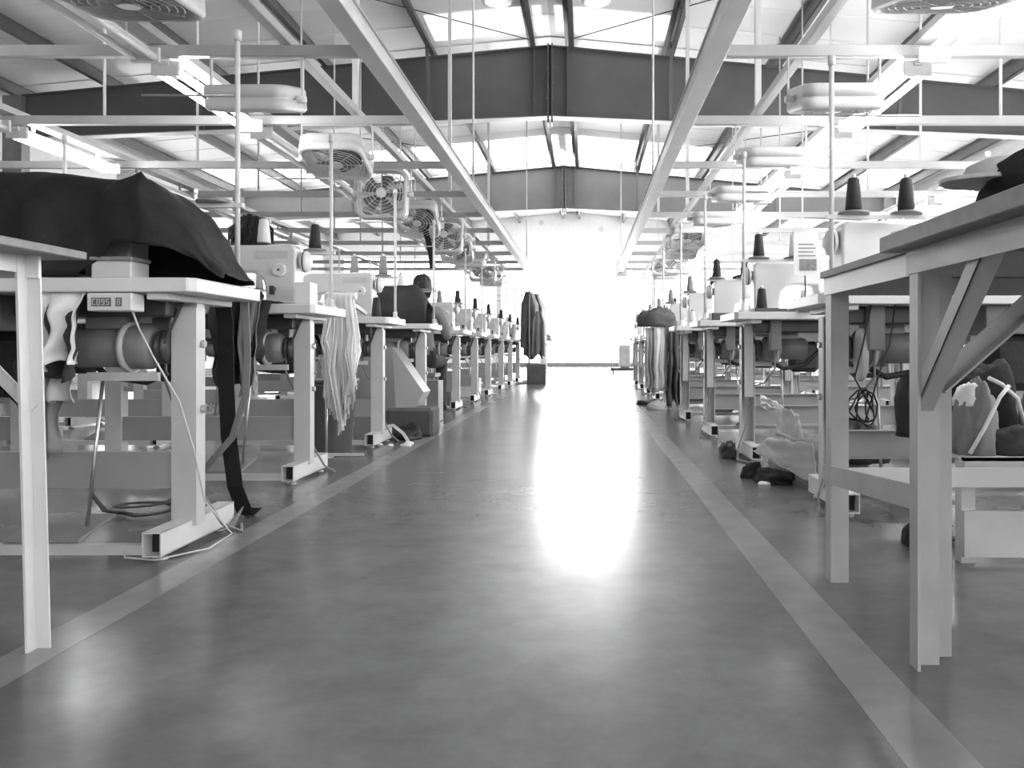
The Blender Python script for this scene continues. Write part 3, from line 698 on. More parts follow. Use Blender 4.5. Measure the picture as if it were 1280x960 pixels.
# pieces peeking out under the tarp
r = empty('bobbin_box', (-1.405, 2.385, TH), label='pale lidded box on the first sewing table under the tarp hem', cat='box')
MB().box(0, 0.115, 0, 0.1, 0, 0.05).build('body', 'cream_paint', r, bevel=0.004)
MB().box(-0.004, 0.119, -0.004, 0.104, 0.05, 0.062).build('lid', 'grey_metal', r, bevel=0.003)
# hanging black strap at the end of the first table
strap('strap', [(-1.26, 2.9, 0.80), (-1.25, 2.915, 0.7), (-1.25, 2.92, 0.5), (-1.245, 2.93, 0.3), (-1.235, 2.96, 0.12), (-1.22, 3.0, 0.03), (-1.20, 3.06, 0.008)], 0.055, 'cloth_black', 'long black strap hanging from the first table end to the floor')
strap('strap', [(-1.16, 2.86, 0.79), (-1.155, 2.87, 0.6), (-1.165, 2.88, 0.45), (-1.22, 2.9, 0.3), (-1.33, 2.92, 0.18), (-1.40, 2.93, 0.1), (-1.43, 2.94, 0.01)], 0.022, 'grey_metal', 'narrow grey strap slanting from the first table end to the floor')
# belt coil under first table
pts = [(-1.80, 3.02, 0.16), (-1.78, 3.03, 0.08), (-1.74, 3.04, 0.02), (-1.66, 3.03, 0.012)]
for i in range(20): t = -1.4+i*0.42; pts.append((-1.60+0.095*math.cos(t), 3.06+0.09*math.sin(t), 0.014+i*0.0022))
strap('rubber_belt', pts, 0.03, 'rubber', 'coiled black rubber belt on the floor beneath the first table', 'belt', up=(0,0,1))
# cloth bundle under first table
hang('cloth', -1.61, -1.42, 2.395, 0.763, 0.56, 'cloth_white', 'crumpled white cloth tucked up under the first table top', back=0.03, seed=4, amp=0.035, taper=0.15)
hang('cloth', -1.60, -1.44, 2.415, 0.763, 0.52, 'cloth_dark', 'dark cloth band between pale cloths under the first table top', back=0.03, seed=6, amp=0.02)
hang('cloth', -1.62, -1.47, 2.440, 0.763, 0.45, 'cloth_light', 'pale grey cloth hanging lowest but one under the first table top', back=0.03, seed=3, amp=0.02)
hang('cloth', -1.62, -1.525, 2.465, 0.763, 0.30, 'cloth_grey', 'narrow grey cloth hanging lowest under the first table top', back=0.02, seed=8, amp=0.015)
# second station: dark garments over the front edge, fibre bundle, white cone, box
hang('garment', -1.66, -1.46, 3.71, TH, 0.44, 'cloth_dark', 'dark garment slung over the front edge of the second table', 'garment', seed=11, amp=0.03, taper=0.3)
hang('garment', -1.56, -1.38, 3.69, TH+0.005, 0.55, 'cloth_black', 'black garment heaped over the front edge of the second table', 'garment', seed=14, amp=0.035, taper=0.5)
hang('cloth', -1.50, -1.41, 3.655, TH+0.01, 0.42, 'cloth_grey', 'narrow grey rag among dark garments on the second table', seed=17, amp=0.02, taper=0.2)
mound('cloth_bundle', (-1.58, 3.80, TH), 0.12, 0.07, 0.08, 'cloth_black', 'black cloth heap on the second table under the machine arm', seed=21)
strap('strap', [(-1.64, 3.72, 0.89), (-1.56, 3.69, 0.885), (-1.50, 3.68, 0.86), (-1.46, 3.67, 0.815)], 0.05, 'cloth_black', 'curved black band lying on the second table front', up=(0,0.3,1))
fb = empty('fibre_bundle', (-1.60, 4.02, 1.09), label='bushy black fibre bundle resting on the second sewing machine', cat='bundle')
mb = MB(); R2 = random.Random(3)
for i in range(420):
    a = R2.uniform(-1, 1); b = R2.uniform(-1, 1)
    p = Vector((a*0.05, b*0.03, 0.15-0.02*abs(a)+R2.uniform(-0.02, 0.012)))
    q = Vector((a*0.085+R2.uniform(-.012, .012), b*0.06, 0.07+R2.uniform(-0.02, 0.03))); e = Vector((a*0.088+R2.uniform(-.012, .012), b*0.06, R2.uniform(0.0, 0.04)))
    mb.tube([p, q, e], [0.006, 0.005, 0.001], 4, False)
fo = mb.build('fibres', 'hair', fb); fo['kind'] = 'stuff'
mound('core', (0, 0, 0.0), 0.07, 0.05, 0.15, 'hair', None, seed=2, parent=fb)
put(PC['cone_white'], 'cone_white', (-1.505, 3.93, 1.096), 0, 'pale thread cone standing on the second sewing machine before the fibre bundle', 'thread cone', 'thread cones').scale = (1.0, 1.0, 0.95)
tag(MB().box(-1.295, -1.225, 3.74, 3.84, TH+0.001, TH+0.10).build('box', 'paper', bevel=0.003), 'plain white carton on the corner of the second table', 'box')
# bundle of white trimmings hung at the third table, bin behind
tb = empty('trimming_bundle', (-1.345, 4.62, 0.9), label='shaggy bundle of white fabric trimmings hanging by the third table', cat='bundle')
mb = MB()
for i in range(260):
    a = R2.uniform(-1, 1); b = R2.uniform(-1, 1); L = R2.uniform(0.45, 0.78)*(1-0.25*abs(a)); wv = R2.uniform(-1, 1)*0.02
    x0, y0 = a*0.06, b*0.035; pts = [Vector((x0, y0, 0)), Vector((x0*1.3, y0*1.2, -L*0.3)), Vector((x0*1.35+wv, y0*1.3+wv, -L*0.6)), Vector((x0*1.2-wv, y0*1.2, -L))]
    wd = R2.uniform(0.005, 0.011); sd = Vector((math.cos(i), math.sin(i), 0))*wd
    k = len(mb.v); vs = []
    for p in pts: vs += [p-sd, p+sd]
    mb.add(vs, [(0,1,3,2), (2,3,5,4), (4,5,7,6)], True)
so = mb.build('strips', 'cloth_white', tb, solid=0.0008); so['kind'] = 'stuff'
MB().cyl((-0.08, 0, 0.0), (0.085, 0, 0.0), 0.02, n=10).build('tie_bar', 'white_paint', tb)
MB().bar((0.0, 0, 0), (0.0, 0.52, -0.075), 0.02, 0.02).build('hook_arm', 'white_paint', tb)
def bin_(name, c, r0, r1, h, mat_, label, sq=False, rz=0, tilt=0):
    r = empty(name, c, rz, label, 'bin')
    n = 4 if sq else 22
    mb = MB(); mb.lathe([(r0, 0.0), (r1, h), (r1+0.012, h), (r1+0.012, h+0.015), (r1-0.006, h+0.015), (r1-0.008, h-0.005), (r0-0.006, 0.012)], n=n)
    if sq:
        mb.sm = [False]*len(mb.sm)
    b = mb.build('shell', mat_, r)
    MB().tube([(r1*math.cos(t), 0.0+r1*math.sin(t), h-0.02) for t in [i*2*PI/24 for i in range(25)]], 0.005, 5, False).build('rim_band', mat_, r)
    r.rotation_euler = (tilt, 0, rz); return r
bin_('waste_bin', (-1.50, 4.93, 0), 0.12, 0.155, 0.42, 'plastic_grey', 'round grey waste bin on the floor beneath the white trimmings')
tag(MB().box(-1.62, -1.25, 4.73, 4.745, 0.006, 0.02).build('floor_pipe', 'cream_paint'), 'thin pale strip on the floor before the waste bin', 'strip')
tag(MB().cyl((-1.45, 4.70, 0.0), (-1.45, 4.70, 0.35), 0.008, n=8).cyl((-1.45, 4.70, 0), (-1.45, 4.70, 0.006), 0.04, n=12).build('post', 'steel'), 'short thin steel post beside the waste bin', 'post')
# tilted crate between third and fourth tables
cr = empty('crate', (-1.40, 6.05, 0.0), label='tilted grey open crate leaning between the third and fourth tables', cat='crate')
mb = MB()
mb.add([(-0.20, -0.25, 0.0), (0.10, -0.25, 0.0), (0.24, -0.05, 0.30), (0.02, -0.05, 0.62), (-0.22, -0.05, 0.62),
        (-0.20, 0.10, 0.0), (0.10, 0.10, 0.0), (0.24, 0.22, 0.30), (0.02, 0.22, 0.62), (-0.22, 0.22, 0.62)],
       [(0,1,2,3,4), (9,8,7,6,5), (0,5,6,1), (1,6,7,2), (2,7,8,3), (4,9,5,0)])
mb.build('shell', 'plastic_grey', cr, solid=0.006)
MB().box(0.02, 0.34, -0.24, 0.06, 0.0, 0.2).build('side_box', 'cloth_mid', cr, bevel=0.02)
mound('bag', (-1.20, 5.70, 0), 0.085, 0.10, 0.10, 'black', 'shiny black plastic bag on the floor beside the tilted crate', 'bag', seed=31)
strap('strap', [(-1.36, 5.50, 0.02), (-1.33, 5.52, 0.1), (-1.26, 5.50, 0.11), (-1.19, 5.48, 0.06), (-1.15, 5.45, 0.01)], 0.02, 'cloth_white', 'white band curled over the black plastic bag')
for i in range(7):
    x, y = -1.33+R2.uniform(0, 0.26), 5.25+R2.uniform(0, 0.3)
    mound('scrap', (x, y, 0.0), R2.uniform(0.015, 0.035), R2.uniform(0.012, 0.025), 0.014, 'cloth_white', ['small white fabric scrap on the floor by the third table', 'tiny white snippet on the floor by the third table foot'][i % 2], 'scrap', seed=40+i, n=10, m=4)['group'] = 'white scraps on the floor'
# black cover on the fourth machine
def cover_fn(u, v):
    t = v*PI; x = -1.84+0.60*u
    end = 1-max(0, (u-0.82)/0.18)**2*0.45 - max(0, (0.06-u)/0.06)**2*0.1
    y = 6.645-math.cos(t)*0.115*(1.0+0.15*(1-math.sin(t))) ; z = TH+0.004+(0.305*end)*min(1, math.sin(t)**0.42)
    return (x+0.02*nz(v*3, u*2, 5), y+0.012*nz(x*9, v*5, 2), max(TH+0.004, z+0.012*nz(x*8, v*6, 9)))
tag(MB().grid(cover_fn, 30, 26).build('machine_cover', 'cloth_dark', solid=0.003), 'black cloth cover pulled over the fourth sewing machine', 'cover')
# rag hanging from the rack near the fifth fan
strap('rag', [(-1.63, 8.70, 2.17), (-1.63, 8.70, 1.98), (-1.66, 8.70, 1.84), (-1.63, 8.70, 1.74), (-1.60, 8.70, 1.60), (-1.585, 8.70, 1.45)], 0.06, 'cloth_black', 'narrow black rag dangling from the overhead rack near the fifth fan', 'rag')
# boxes under far tables
for i, (x, y, w_, h_, m_, lb) in enumerate(((-1.62, 9.55, 0.14, 0.22, 'plastic_grey', 'pale carton standing under the sixth table'), (-1.52, 11.0, 0.16, 0.24, 'paper', 'white carton standing under the seventh table'), (-1.50, 7.32, 0.27, 0.34, 'grey_metal', 'low grey metal chest on the floor behind the fourth table'))):
    r = empty('carton', (x, y-0.3, 0), label=lb, cat='box')
    MB().box(-w_, w_, 0, 0.24, 0, h_).build('body', m_, r, bevel=0.004)
    MB().box(-w_, -0.004, -0.002, 0.242, h_, h_+0.005).box(0.004, w_, -0.002, 0.242, h_, h_+0.005).build('flaps', m_, r)

# seated worker
def person(loc):
    r = empty('person', loc, 0, 'person with dark hair and grey shirt seated at the fifth sewing table', 'person')
    J = []; E = []; RAD = []; TYP = []
    def j(p, rad, ty, par=None):
        J.append(Vector(p)); RAD.append(rad); TYP.append(ty)
        if par is not None: E.append((par, len(J)-1))
        return len(J)-1
    pel = j((0, 0, 0.52), (0.15, 0.12), 'T'); ab = j((0, 0.03, 0.66), (0.135, 0.10), 'S', pel); ch = j((0, 0.06, 0.84), (0.155, 0.105), 'S', ab)
    sh = j((0, 0.07, 0.96), (0.12, 0.075), 'S', ch); nk = j((0, 0.085, 1.035), (0.048, 0.05), 'K', sh); hd = j((0, 0.105, 1.10), (0.062, 0.075), 'K', nk); h2 = j((0, 0.11, 1.18), (0.072, 0.088), 'K', hd); j((0, 0.105, 1.235), (0.05, 0.06), 'K', h2)
    for s in (-1, 1):
        a = j((s*0.17, 0.07, 0.945), (0.062, 0.062), 'S', sh); b = j((s*0.23, 0.10, 0.72), (0.045, 0.045), 'S', a); c = j((s*0.20, 0.36, 0.79), (0.034, 0.034), 'S', b)
        wst = j((s*0.18, 0.43, 0.83), (0.026, 0.022), 'K', c); pm = j((s*0.17, 0.49, 0.845), (0.032, 0.016), 'K', wst)
        for q, L in ((-0.027, 0.06), (-0.009, 0.072), (0.009, 0.068), (0.026, 0.052)):
            f1 = j((s*0.17+q, 0.525, 0.848), (0.009, 0.009), 'K', pm); f2 = j((s*0.17+q*1.2, 0.525+L*0.5, 0.845), (0.008, 0.008), 'K', f1); j((s*0.17+q*1.2, 0.525+L, 0.83), (0.007, 0.007), 'K', f2)
        t1_ = j((s*0.17-s*0.035, 0.475, 0.845), (0.010, 0.010), 'K', wst); j((s*0.17-s*0.06, 0.515, 0.84), (0.008, 0.008), 'K', t1_)
        hp = j((s*0.095, 0.04, 0.50), (0.085, 0.08), 'T', pel); kn = j((s*0.12, 0.44, 0.50), (0.062, 0.062), 'T', hp); an = j((s*0.12, 0.42, 0.09), (0.042, 0.042), 'T', kn); j((s*0.125, 0.54, 0.035), (0.042, 0.032), 'B', an)
    me = bpy.data.meshes.new('body'); me.from_pydata(J, E, []); o = bpy.data.objects.new('body', me); COL.objects.link(o)
    md = o.modifiers.new('skin', 'SKIN'); md.branch_smoothing = 0.4
    sv = me.skin_vertices[0].data
    for i, d in enumerate(sv): d.radius = RAD[i]; d.use_root = (i == 0)
    sb = o.modifiers.new('sub', 'SUBSURF'); sb.levels = 2; sb.render_levels = 2
    dg = bpy.context.evaluated_depsgraph_get(); m2 = bpy.data.meshes.new_from_object(o.evaluated_get(dg))
    o.modifiers.clear(); o.data = m2; bpy.data.meshes.remove(me); m2.name = 'body'
    m2.materials.clear()
    idx = {'K': 0, 'S': 1, 'T': 2, 'B': 3}
    for nm in ('skin', 'cloth_grey', 'cloth_dark', 'black'): m2.materials.append(M[nm])
    seg = [(J[a], J[b], TYP[b]) for a, b in E]
    for p in m2.polygons:
        p.use_smooth = True; c = p.center; best = None
        for A, B, ty in seg:
            d = B-A; t = max(0, min(1, (c-A).dot(d)/max(1e-9, d.length_squared))); q = (c-A-d*t).length
            if best is None or q < best[0]: best = (q, ty)
        p.material_index = idx[best[1]]
    o.parent = r
    hb = MB(); prof = [(0.02, 1.30), (0.06, 1.29), (0.088, 1.255), (0.098, 1.20), (0.095, 1.14), (0.08, 1.09), (0.06, 1.075)]
    vs = []; n = 20
    for rr, z in prof:
        for k in range(n):
            t = 2*PI*k/n; cut = max(0, math.sin(t)); f = 1 if z > 1.22 else 1-0.55*cut
            vs.append((rr*0.92*math.cos(t), 0.10+rr*1.05*math.sin(t)*f, z))
    hb.add(vs, [(i*n+k, i*n+(k+1) % n, (i+1)*n+(k+1) % n, (i+1)*n+k) for i in range(len(prof)-1) for k in range(n)], True)
    hb.f.append(tuple(range(n))); hb.sm.append(True)
    hb.build('hair', 'hair', r)
    MB().lathe([(0.004, 0.0), (0.014, -0.012), (0.012, -0.03)], (0, 0.205, 1.175), 'z', 8).build('nose', 'skin', r)
    for s in (-1, 1):
        MB().lathe([(0.006, -0.006), (0.009, 0.0), (0.006, 0.006)], (s*0.03, 0.188, 1.19), 'y', 8).build('eye', 'black', r)
        MB().lathe([(0.018, -0.006), (0.026, 0.0), (0.018, 0.006)], (s*0.086, 0.10, 1.165), 'x', 10).build('ear', 'skin', r)
    MB().box(-0.022, 0.022, 0.186, 0.192, 1.118, 1.124).build('mouth', 'cloth_dark', r)
    return r
person((-1.50, 7.62, 0.0))
st = empty('stool', (-1.50, 7.62, 0), label='small stool under the seated person', cat='stool')
MB().box(-0.16, 0.16, -0.13, 0.15, 0.36, 0.395).build('seat', 'board', st, bevel=0.005)
for sx in (-1, 1):
    for sy in (-1, 1): MB().bar((sx*0.13, sy*0.10, 0.36), (sx*0.15, sy*0.12, 0), 0.03, 0.03, up=(0,1,0)).build('leg', 'grey_metal', st)

# garment rack and carton beyond the row
gr = empty('garment_rack', (-1.0, 15.0, 0), label='slim garment rack at the far end of the tarp-covered row', cat='rack')
for y in (-0.05, 1.0):
    MB().cyl((0, y, 0.03), (0, y, 1.66), 0.014, n=8).build('upright', 'grey_metal', gr)
    MB().box(-0.2, 0.2, y-0.02, y+0.02, 0, 0.03).build('foot', 'grey_metal', gr)
MB().cyl((0, -0.08, 1.65), (0, 1.03, 1.65), 0.012, n=8).build('rail', 'grey_metal', gr)
def garment(x, y, ztop_, L, w_, m_, label, seed, axis_rot=0.0):
    def fn(u, v):
        sh = 0.35+0.65*min(1, v*5); a = (u-0.5)*w_*sh*(1+0.15*v)
        d = 0.03*math.sin(u*PI*4+seed)*(0.3+v)+0.02*nz(u*4, v*4, seed)
        return (x+a*math.cos(axis_rot)-d*math.sin(axis_rot), y+a*math.sin(axis_rot)+d*math.cos(axis_rot), ztop_-0.05*abs(u-0.5)*2*min(1, v*6)-L*v*(1+0.10*nz(u*3, seed, 1.3)))
    return tag(MB().grid(fn, 18, 20).build('garment', m_, solid=0.02), label, 'garment', 'garments on the far rack')
garment(-1.03, 15.0, 1.645, 1.0, 0.24, 'cloth_mid', 'dark long garment on the far rack', 1)
garment(-0.99, 15.2, 1.645, 0.8, 0.26, 'cloth_light', 'light grey garment on the far rack', 2)
garment(-0.96, 15.4, 1.645, 1.15, 0.30, 'cloth_mid', 'longest dark garment on the far rack', 5)
garment(-0.92, 15.6, 1.645, 0.9, 0.34, 'cloth_white', 'white garment on the far rack', 8)
garment(-0.84, 14.95, 1.30, 0.75, 0.20, 'cloth_grey', 'grey garment clipped low on the front of the far rack', 12)
r = empty('carton', (-0.87, 14.75, 0), label='dark carton on the floor before the far garment rack', cat='box')
MB().box(-0.165, 0.165, 0, 0.22, 0, 0.35).build('body', 'carton', r, bevel=0.005)
MB().box(-0.165, -0.003, -0.002, 0.222, 0.35, 0.356).box(0.003, 0.165, -0.002, 0.222, 0.35, 0.356).build('flaps', 'carton', r)
# pedestal and trolley near the end wall
r = empty('pedestal_table', (-1.15, 23.0, 0), label='small white pedestal table near the bright end wall', cat='table')
MB().lathe([(0.28, 0), (0.28, 0.02), (0.05, 0.06)], n=20).build('base', 'white_paint', r)
MB().cyl((0, 0, 0.05), (0, 0, 0.84), 0.1, n=12).build('pillar', 'white_paint', r)
MB().lathe([(0.3, 0.84), (0.3, 0.87)], n=20).build('tabletop', 'white_paint', r)
mound('cloth_bundle', (-1.2, 22.9, 0.87), 0.26, 0.2, 0.2, 'cloth_grey', 'grey cloth bundle on the small pedestal table', seed=51)
r = empty('trolley', (0.98, 21.5, 0), label='low dark platform trolley with pale frame near the bright end wall', cat='trolley')
MB().box(-0.35, 0.35, -0.3, 0.3, 0.08, 0.16).build('deck', 'dark_metal', r, bevel=0.01)
MB().tube([(-0.3, 0.25, 0.15), (-0.3, 0.25, 0.95), (0.3, 0.25, 0.95), (0.3, 0.25, 0.15)], 0.02, 8).build('handle', 'white_paint', r)
for sx in (-1, 1):
    for sy in (-1, 1): MB().lathe([(0.04, -0.015), (0.04, 0.015)], (sx*0.28, sy*0.24, 0.04), 'x', 12).build('wheel', 'rubber', r)
tag(MB().box(0.85, 1.15, 21.35, 21.6, 0.161, 0.75).build('sack', 'cloth_light', bevel=0.05, seg=3), 'pale upright sack standing on the platform trolley', 'sack')
# poster and small fittings on the far wall
r = empty('wall_poster', (1.30, YF-0.08, 3.55), label='grey framed notice on the bright end wall', cat='poster')
MB().box(-0.2, 0.2, -0.02, 0.005, -0.3, 0.3).build('sheet', 'cloth_light', r)
MB().box(-0.09, 0.0, -0.024, -0.02, -0.2, 0.18).box(0.03, 0.12, -0.024, -0.02, -0.05, 0.2).build('print', 'cone_grey', r)
for x, z in ((-1.6, 5.2), (0.55, 4.98)):
    tag(MB().lathe([(0.09, -0.05), (0.07, 0.0)], (x, YF, z), 'y', 14).build('wall_vent', 'cream_paint'), 'small round %s vent on the bright end wall' % ('higher' if z > 5 else 'lower'), 'vent', 'wall vents')
for x, lb in ((-1.65, 'tarp-covered'), (1.4, 'worktable')):
    tag(MB().box(x-0.25, x+0.25, YF-0.25, YF-0.07, 2.58, 2.64).build('wall_shelf', 'cloth_light', bevel=0.01), 'narrow pale shelf on the end wall beyond the %s row' % lb, 'shelf')

# ------------------------------------------------------------------ clutter by the worktable row
hang('garment', 0.70, 0.84, 8.58, 0.83, 0.2, 'cloth_white', 'long white garment hanging off the end of the fifth table of the worktable row', 'garment', out=-1, seed=61, amp=0.03, back=0.12)
hang('garment', 0.82, 0.96, 8.54, 0.84, 0.06, 'cloth_mid', 'long dark trousers hanging off the end of the fifth table of the worktable row', 'garment', out=-1, seed=66, amp=0.035, back=0.12)
hang('garment', 0.62, 0.72, 8.62, 0.82, 0.18, 'cloth_light', 'pale grey garment hanging at the aisle corner of the fifth worktable-row table', 'garment', out=-1, seed=69, amp=0.03, back=0.05)
mound('cloth_bundle', (0.74, 8.66, 0.845), 0.19, 0.10, 0.2, 'cloth_mid', 'dark cloth bundle lying on the fifth table of the worktable row', seed=71)
mound('cloth_wad', (0.73, 8.50, 0.0), 0.10, 0.05, 0.09, 'cloth_light', 'pale cloth wad on the floor under the hanging trousers', 'cloth', seed=75)
mound('scrap', (0.66, 9.3, 0.0), 0.10, 0.12, 0.05, 'cloth_dark', 'dark scrap heap on the aisle floor beside the fifth worktable-row table', 'scrap', seed=77)
# fabric pile on the floor by the first worktable-row station
mound('cloth_bundle', (1.10, 3.92, 0.0), 0.22, 0.26, 0.20, 'cloth_grey', 'grey cloth heap on the floor beyond the first table of the worktable row', seed=81)
mound('cloth_bundle', (0.88, 3.88, 0.0), 0.10, 0.16, 0.06, 'cloth_black', 'flat black cloth heap on the floor at the aisle by the worktable row', seed=84)
mound('cloth_bundle', (1.22, 3.80, 0.1), 0.13, 0.12, 0.2, 'cloth_dark', 'dark cloth piled on top of the grey floor heap', seed=87)
def sheet(name, P, m_, label, sag=0.03, seed=0, cat='cloth', solid=0.004):
    P = [Vector(p) for p in P]
    def fn(u, v):
        p = (P[0]*(1-u)+P[1]*u)*(1-v)+(P[3]*(1-u)+P[2]*u)*v
        return p+Vector((0.015*nz(u*4, v*4, seed), 0.02*nz(u*4, v*4, seed+3), -sag*math.sin(u*PI)*math.sin(v*PI)+0.012*nz(u*6, v*6, seed+6)))
    return tag(MB().grid(fn, 14, 14).build(name, m_, solid=solid), label, cat)
sheet('cloth', [(0.80, 4.02, 0.12), (0.99, 3.55, 0.02), (0.97, 3.60, 0.20), (0.86, 3.95, 0.19)], 'cloth_light', 'pale stiff cloth panel standing against the grey floor heap', seed=3)
sheet('cloth', [(0.90, 3.98, 0.2), (1.0, 3.85, 0.18), (0.99, 3.9, 0.30), (0.93, 4.05, 0.34)], 'cloth_light', 'small pale cloth corner poking from the grey floor heap', seed=5)
sheet('card', [(0.885, 4.25, 0.32), (0.975, 4.2, 0.26), (0.975, 4.2, 0.33), (0.885, 4.25, 0.375)], 'paper', 'white card propped behind the grey floor heap', cat='card', seed=8, sag=0.0)
mound('shoe', (0.80, 4.72, 0.0), 0.045, 0.09, 0.09, 'black', 'black shoe standing on the floor beside the second table of the worktable row', 'shoe', seed=91)
mound('scrap', (0.80, 3.75, 0.0), 0.03, 0.02, 0.015, 'cloth_white', 'white scrap at the edge of the black floor cloth', 'scrap', seed=93, n=10, m=4)
mound('cloth_bundle', (0.79, 3.98, 0.0), 0.05, 0.05, 0.07, 'cloth_black', 'small black rag ball on the aisle floor', seed=95)
# black bag under the first worktable-row table, wire tangle
mound('bag', (1.16, 2.93, 0.30), 0.07, 0.06, 0.24, 'black', 'black bag standing on the crossbar of the first worktable-row table', 'bag', seed=97)
mb = MB(); wp = []
for i in range(44):
    t = i*0.55; wp.append((1.0+0.06*math.cos(t)*(0.6+0.4*math.sin(i*0.7)), 3.03+0.03*math.sin(i*1.3), 0.38+0.085*math.sin(t)*(0.7+0.3*math.cos(i*0.5))))
wp = [(1.03, 3.03, 0.764), (1.0, 3.03, 0.62), (0.97, 3.03, 0.5)]+wp+[(1.06, 3.03, 0.52), (1.10, 3.04, 0.62), (1.12, 3.04, 0.764)]
tag(mb.tube(wp, 0.0035, 5).build('cable_tangle', 'rubber'), 'tangled dark cable hanging under the first table of the worktable row', 'cable')
strap('rag', [(1.02, 2.62, 0.010), (1.10, 2.60, 0.02), (1.16, 2.62, 0.012), (1.24, 2.58, 0.006)], 0.05, 'cloth_black', 'thin black rag on the floor behind the angle-iron legs', 'rag', up=(0,0,1))
mound('cloth_bundle', (1.03, 2.60, 0.0), 0.05, 0.06, 0.06, 'cloth_black', 'small crumpled black rag behind the angle-iron legs', seed=101)
# clothes heaped on the shelf under the worktables
sb = empty('shelf', (1.0, 2.35, 0), label='low white slatted shelf under the angle-iron worktable', cat='shelf')
MB().box(0.06, 1.1, 0.0, 0.02, 0.235, 0.30).build('slat', 'cream_paint', sb)
MB().box(0.06, 1.1, 0.10, 0.32, 0.27, 0.29).build('slat', 'cream_paint', sb)
MB().box(0.06, 1.1, 0.0, 0.32, 0.29, 0.302).build('deck', 'cream_paint', sb)
MB().box(0.06, 1.1, 0.0, 0.02, 0.02, 0.15).build('slat', 'cream_paint', sb)
for x in (0.08, 1.06): MB().box(x-0.02, x+0.02, 0.02, 0.06, 0, 0.29).build('leg', 'cream_paint', sb)
mound('garment', (1.20, 2.56, 0.302), 0.13, 0.09, 0.24, 'cloth_black', 'black garment heaped highest on the low shelf under the worktable', 'garment', seed=111)
mound('garment', (1.12, 2.42, 0.302), 0.06, 0.05, 0.19, 'cloth_grey', 'grey garment at the inner front of the low shelf heap', 'garment', seed=113)
mound('garment', (1.235, 2.43, 0.302), 0.085, 0.06, 0.08, 'cloth_dark', 'flat dark garment at the front of the low shelf heap', 'garment', seed=115)
mound('garment', (1.41, 2.44, 0.302), 0.10, 0.07, 0.11, 'cloth_grey', 'grey garment with white trim on the low shelf', 'garment', seed=118)
mound('garment', (1.60, 2.46, 0.302), 0.11, 0.09, 0.19, 'cloth_black', 'black garment at the outer end of the low shelf', 'garment', seed=117)
mound('garment', (1.43, 2.58, 0.302), 0.11, 0.08, 0.20, 'cloth_light', 'pale garment at the back of the low shelf heap', 'garment', seed=119)
mound('garment', (1.115, 2.43, 0.44), 0.045, 0.04, 0.07, 'cloth_white', 'small white garment corner topping the inner low shelf heap', 'garment', seed=122)
for i_, (pp, lb) in enumerate((([(1.29, 2.46, 0.37), (1.26, 2.45, 0.46), (1.22, 2.46, 0.50), (1.18, 2.46, 0.52)], 'rising over the black garment'), ([(1.46, 2.48, 0.47), (1.42, 2.47, 0.51), (1.37, 2.48, 0.53)], 'over the pale garment'))):
    tag(MB().tube(pp, 0.006, 6).build('trim_cord', 'cloth_white'), 'white trimming cord %s on the low shelf' % lb, 'cord')
mb = MB()
tag(mb.tube([(1.26, 2.38, 0.33), (1.29, 2.37, 0.39), (1.33, 2.365, 0.42), (1.38, 2.365, 0.41), (1.46, 2.36, 0.36), (1.54, 2.36, 0.32)], 0.007, 6).build('trim_cord', 'cloth_white'), 'white trimming cord across the garments on the low shelf', 'cord')
tag(MB().tube([(1.08, 2.36, 0.31), (1.12, 2.36, 0.38), (1.17, 2.37, 0.47), (1.20, 2.38, 0.50)], 0.006, 6).build('trim_cord', 'cloth_white'), 'white trimming cord on the pale garment of the low shelf', 'cord')
# heap on table B
mound('cloth_bundle', (0.79, 1.30, 0.82), 0.15, 0.10, 0.115, 'cloth_black', 'black cloth heap on the overhanging board worktable', seed=121)
cap = empty('peaked_hat', (0.672, 1.35, 0.872), label='grey peaked cloth hat lying on the black cloth heap', cat='hat')
MB().lathe([(0.062, 0.0), (0.064, 0.008), (0.056, 0.024), (0.03, 0.036), (0.004, 0.039)], n=24).build('crown', 'cloth_light', cap)
MB().prism([(0.075*math.cos(t*PI/12)*(1.35 if 7 < t < 17 else 1.0), 0.066*math.sin(t*PI/12)) for t in range(24)], -0.004, 0.003, 'z').build('brim', 'cloth_light', cap, bevel=0.001)
tag(MB().tube([(0.74, 1.27, 0.915), (0.80, 1.25, 0.935), (0.86, 1.24, 0.92)], 0.005, 6).build('trim_cord', 'cloth_light'), 'pale cord across the black cloth heap on the worktable', 'cord')
for i, (x, y) in enumerate(((0.60, 1.60), (0.605, 1.53), (0.61, 1.46))):
    mound('scrap', (x, y, 0.82), 0.02, 0.03, 0.008, 'cloth_white', 'small white scrap at the edge of the overhanging board', 'scrap', seed=131+i, n=10, m=4)['group'] = 'scraps on the board edge'
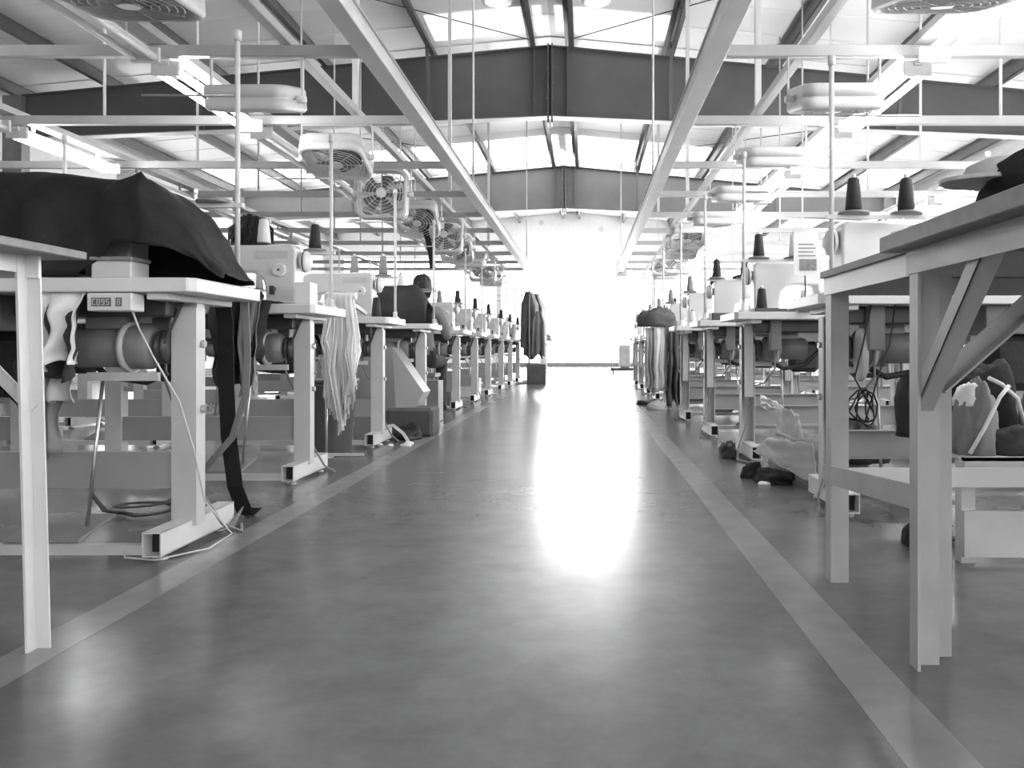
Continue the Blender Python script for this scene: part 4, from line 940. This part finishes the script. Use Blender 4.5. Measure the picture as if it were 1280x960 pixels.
# printed sheet standing at the second worktable-row table
r = empty('notice_sheet', (1.16, 4.42, TH), label='printed white sheet on a holder at the second table of the worktable row', cat='sheet')
MB().box(-0.065, 0.065, 0, 0.004, 0.19, 0.42).build('paper', 'paper', r)
MB().box(-0.035, 0.055, -0.002, 0.0, 0.215, 0.275).build('print_block', 'ink', r)
mb = MB()
for i in range(4): mb.box(-0.04, 0.05-0.012*(i % 2), -0.0015, 0.0, 0.29+i*0.02, 0.296+i*0.02)
mb.build('print_lines', 'ink', r)
MB().cyl((0, 0.012, 0), (0, 0.012, 0.4), 0.006, n=6).build('holder_rod', 'steel', r)
MB().lathe([(0.04, 0), (0.04, 0.01)], (0, 0.012, 0), n=12).build('holder_base', 'steel', r)
# dark board trays on right tables
for (x0, x1, y0, y1, h_, k) in ((0.86, 1.10, 5.71, 5.865, 0.05, 'third'), (0.90, 1.12, 4.46, 4.61, 0.02, 'second')):
    r = empty('tray', ((x0+x1)/2, (y0+y1)/2, TH), label='dark work tray on the %s table of the worktable row' % k, cat='tray')
    a, b = (x1-x0)/2, (y1-y0)/2
    MB().box(-a, a, -b, b, 0.001, 0.006).build('bottom', 'board_dark', r)
    MB().box(-a, a, -b, -b+0.006, 0.006, h_).box(-a, a, b-0.006, b, 0.006, h_).box(-a, -a+0.006, -b, b, 0.006, h_).box(a-0.006, a, -b, b, 0.006, h_).build('rim', 'board_dark', r)
# black cloths atop the third machine of the worktable row
mound('cloth_bundle', (1.14, 5.96, 1.096), 0.09, 0.045, 0.05, 'cloth_black', 'black cloth scrap on top of the third worktable-row machine', seed=141)
# small things on tabletops
for i, (x, y, m_, lb) in enumerate(((-1.30, 5.22, 'cone_black', 'dark thread cone on the third table top of the tarp-covered row'), (-1.33, 9.72, 'cone_white', 'white thread cone on the sixth table top of the tarp-covered row'), (0.90, 7.08, 'cone_white', 'white thread cone on the fourth table top of the worktable row'), (0.95, 4.53, 'cone_black', 'black thread cone on the second table top of the worktable row'))):
    put(PC[m_], m_, (x, y, TH+0.001 if i != 3 else TH+0.006), 0, lb, 'thread cone', 'thread cones')
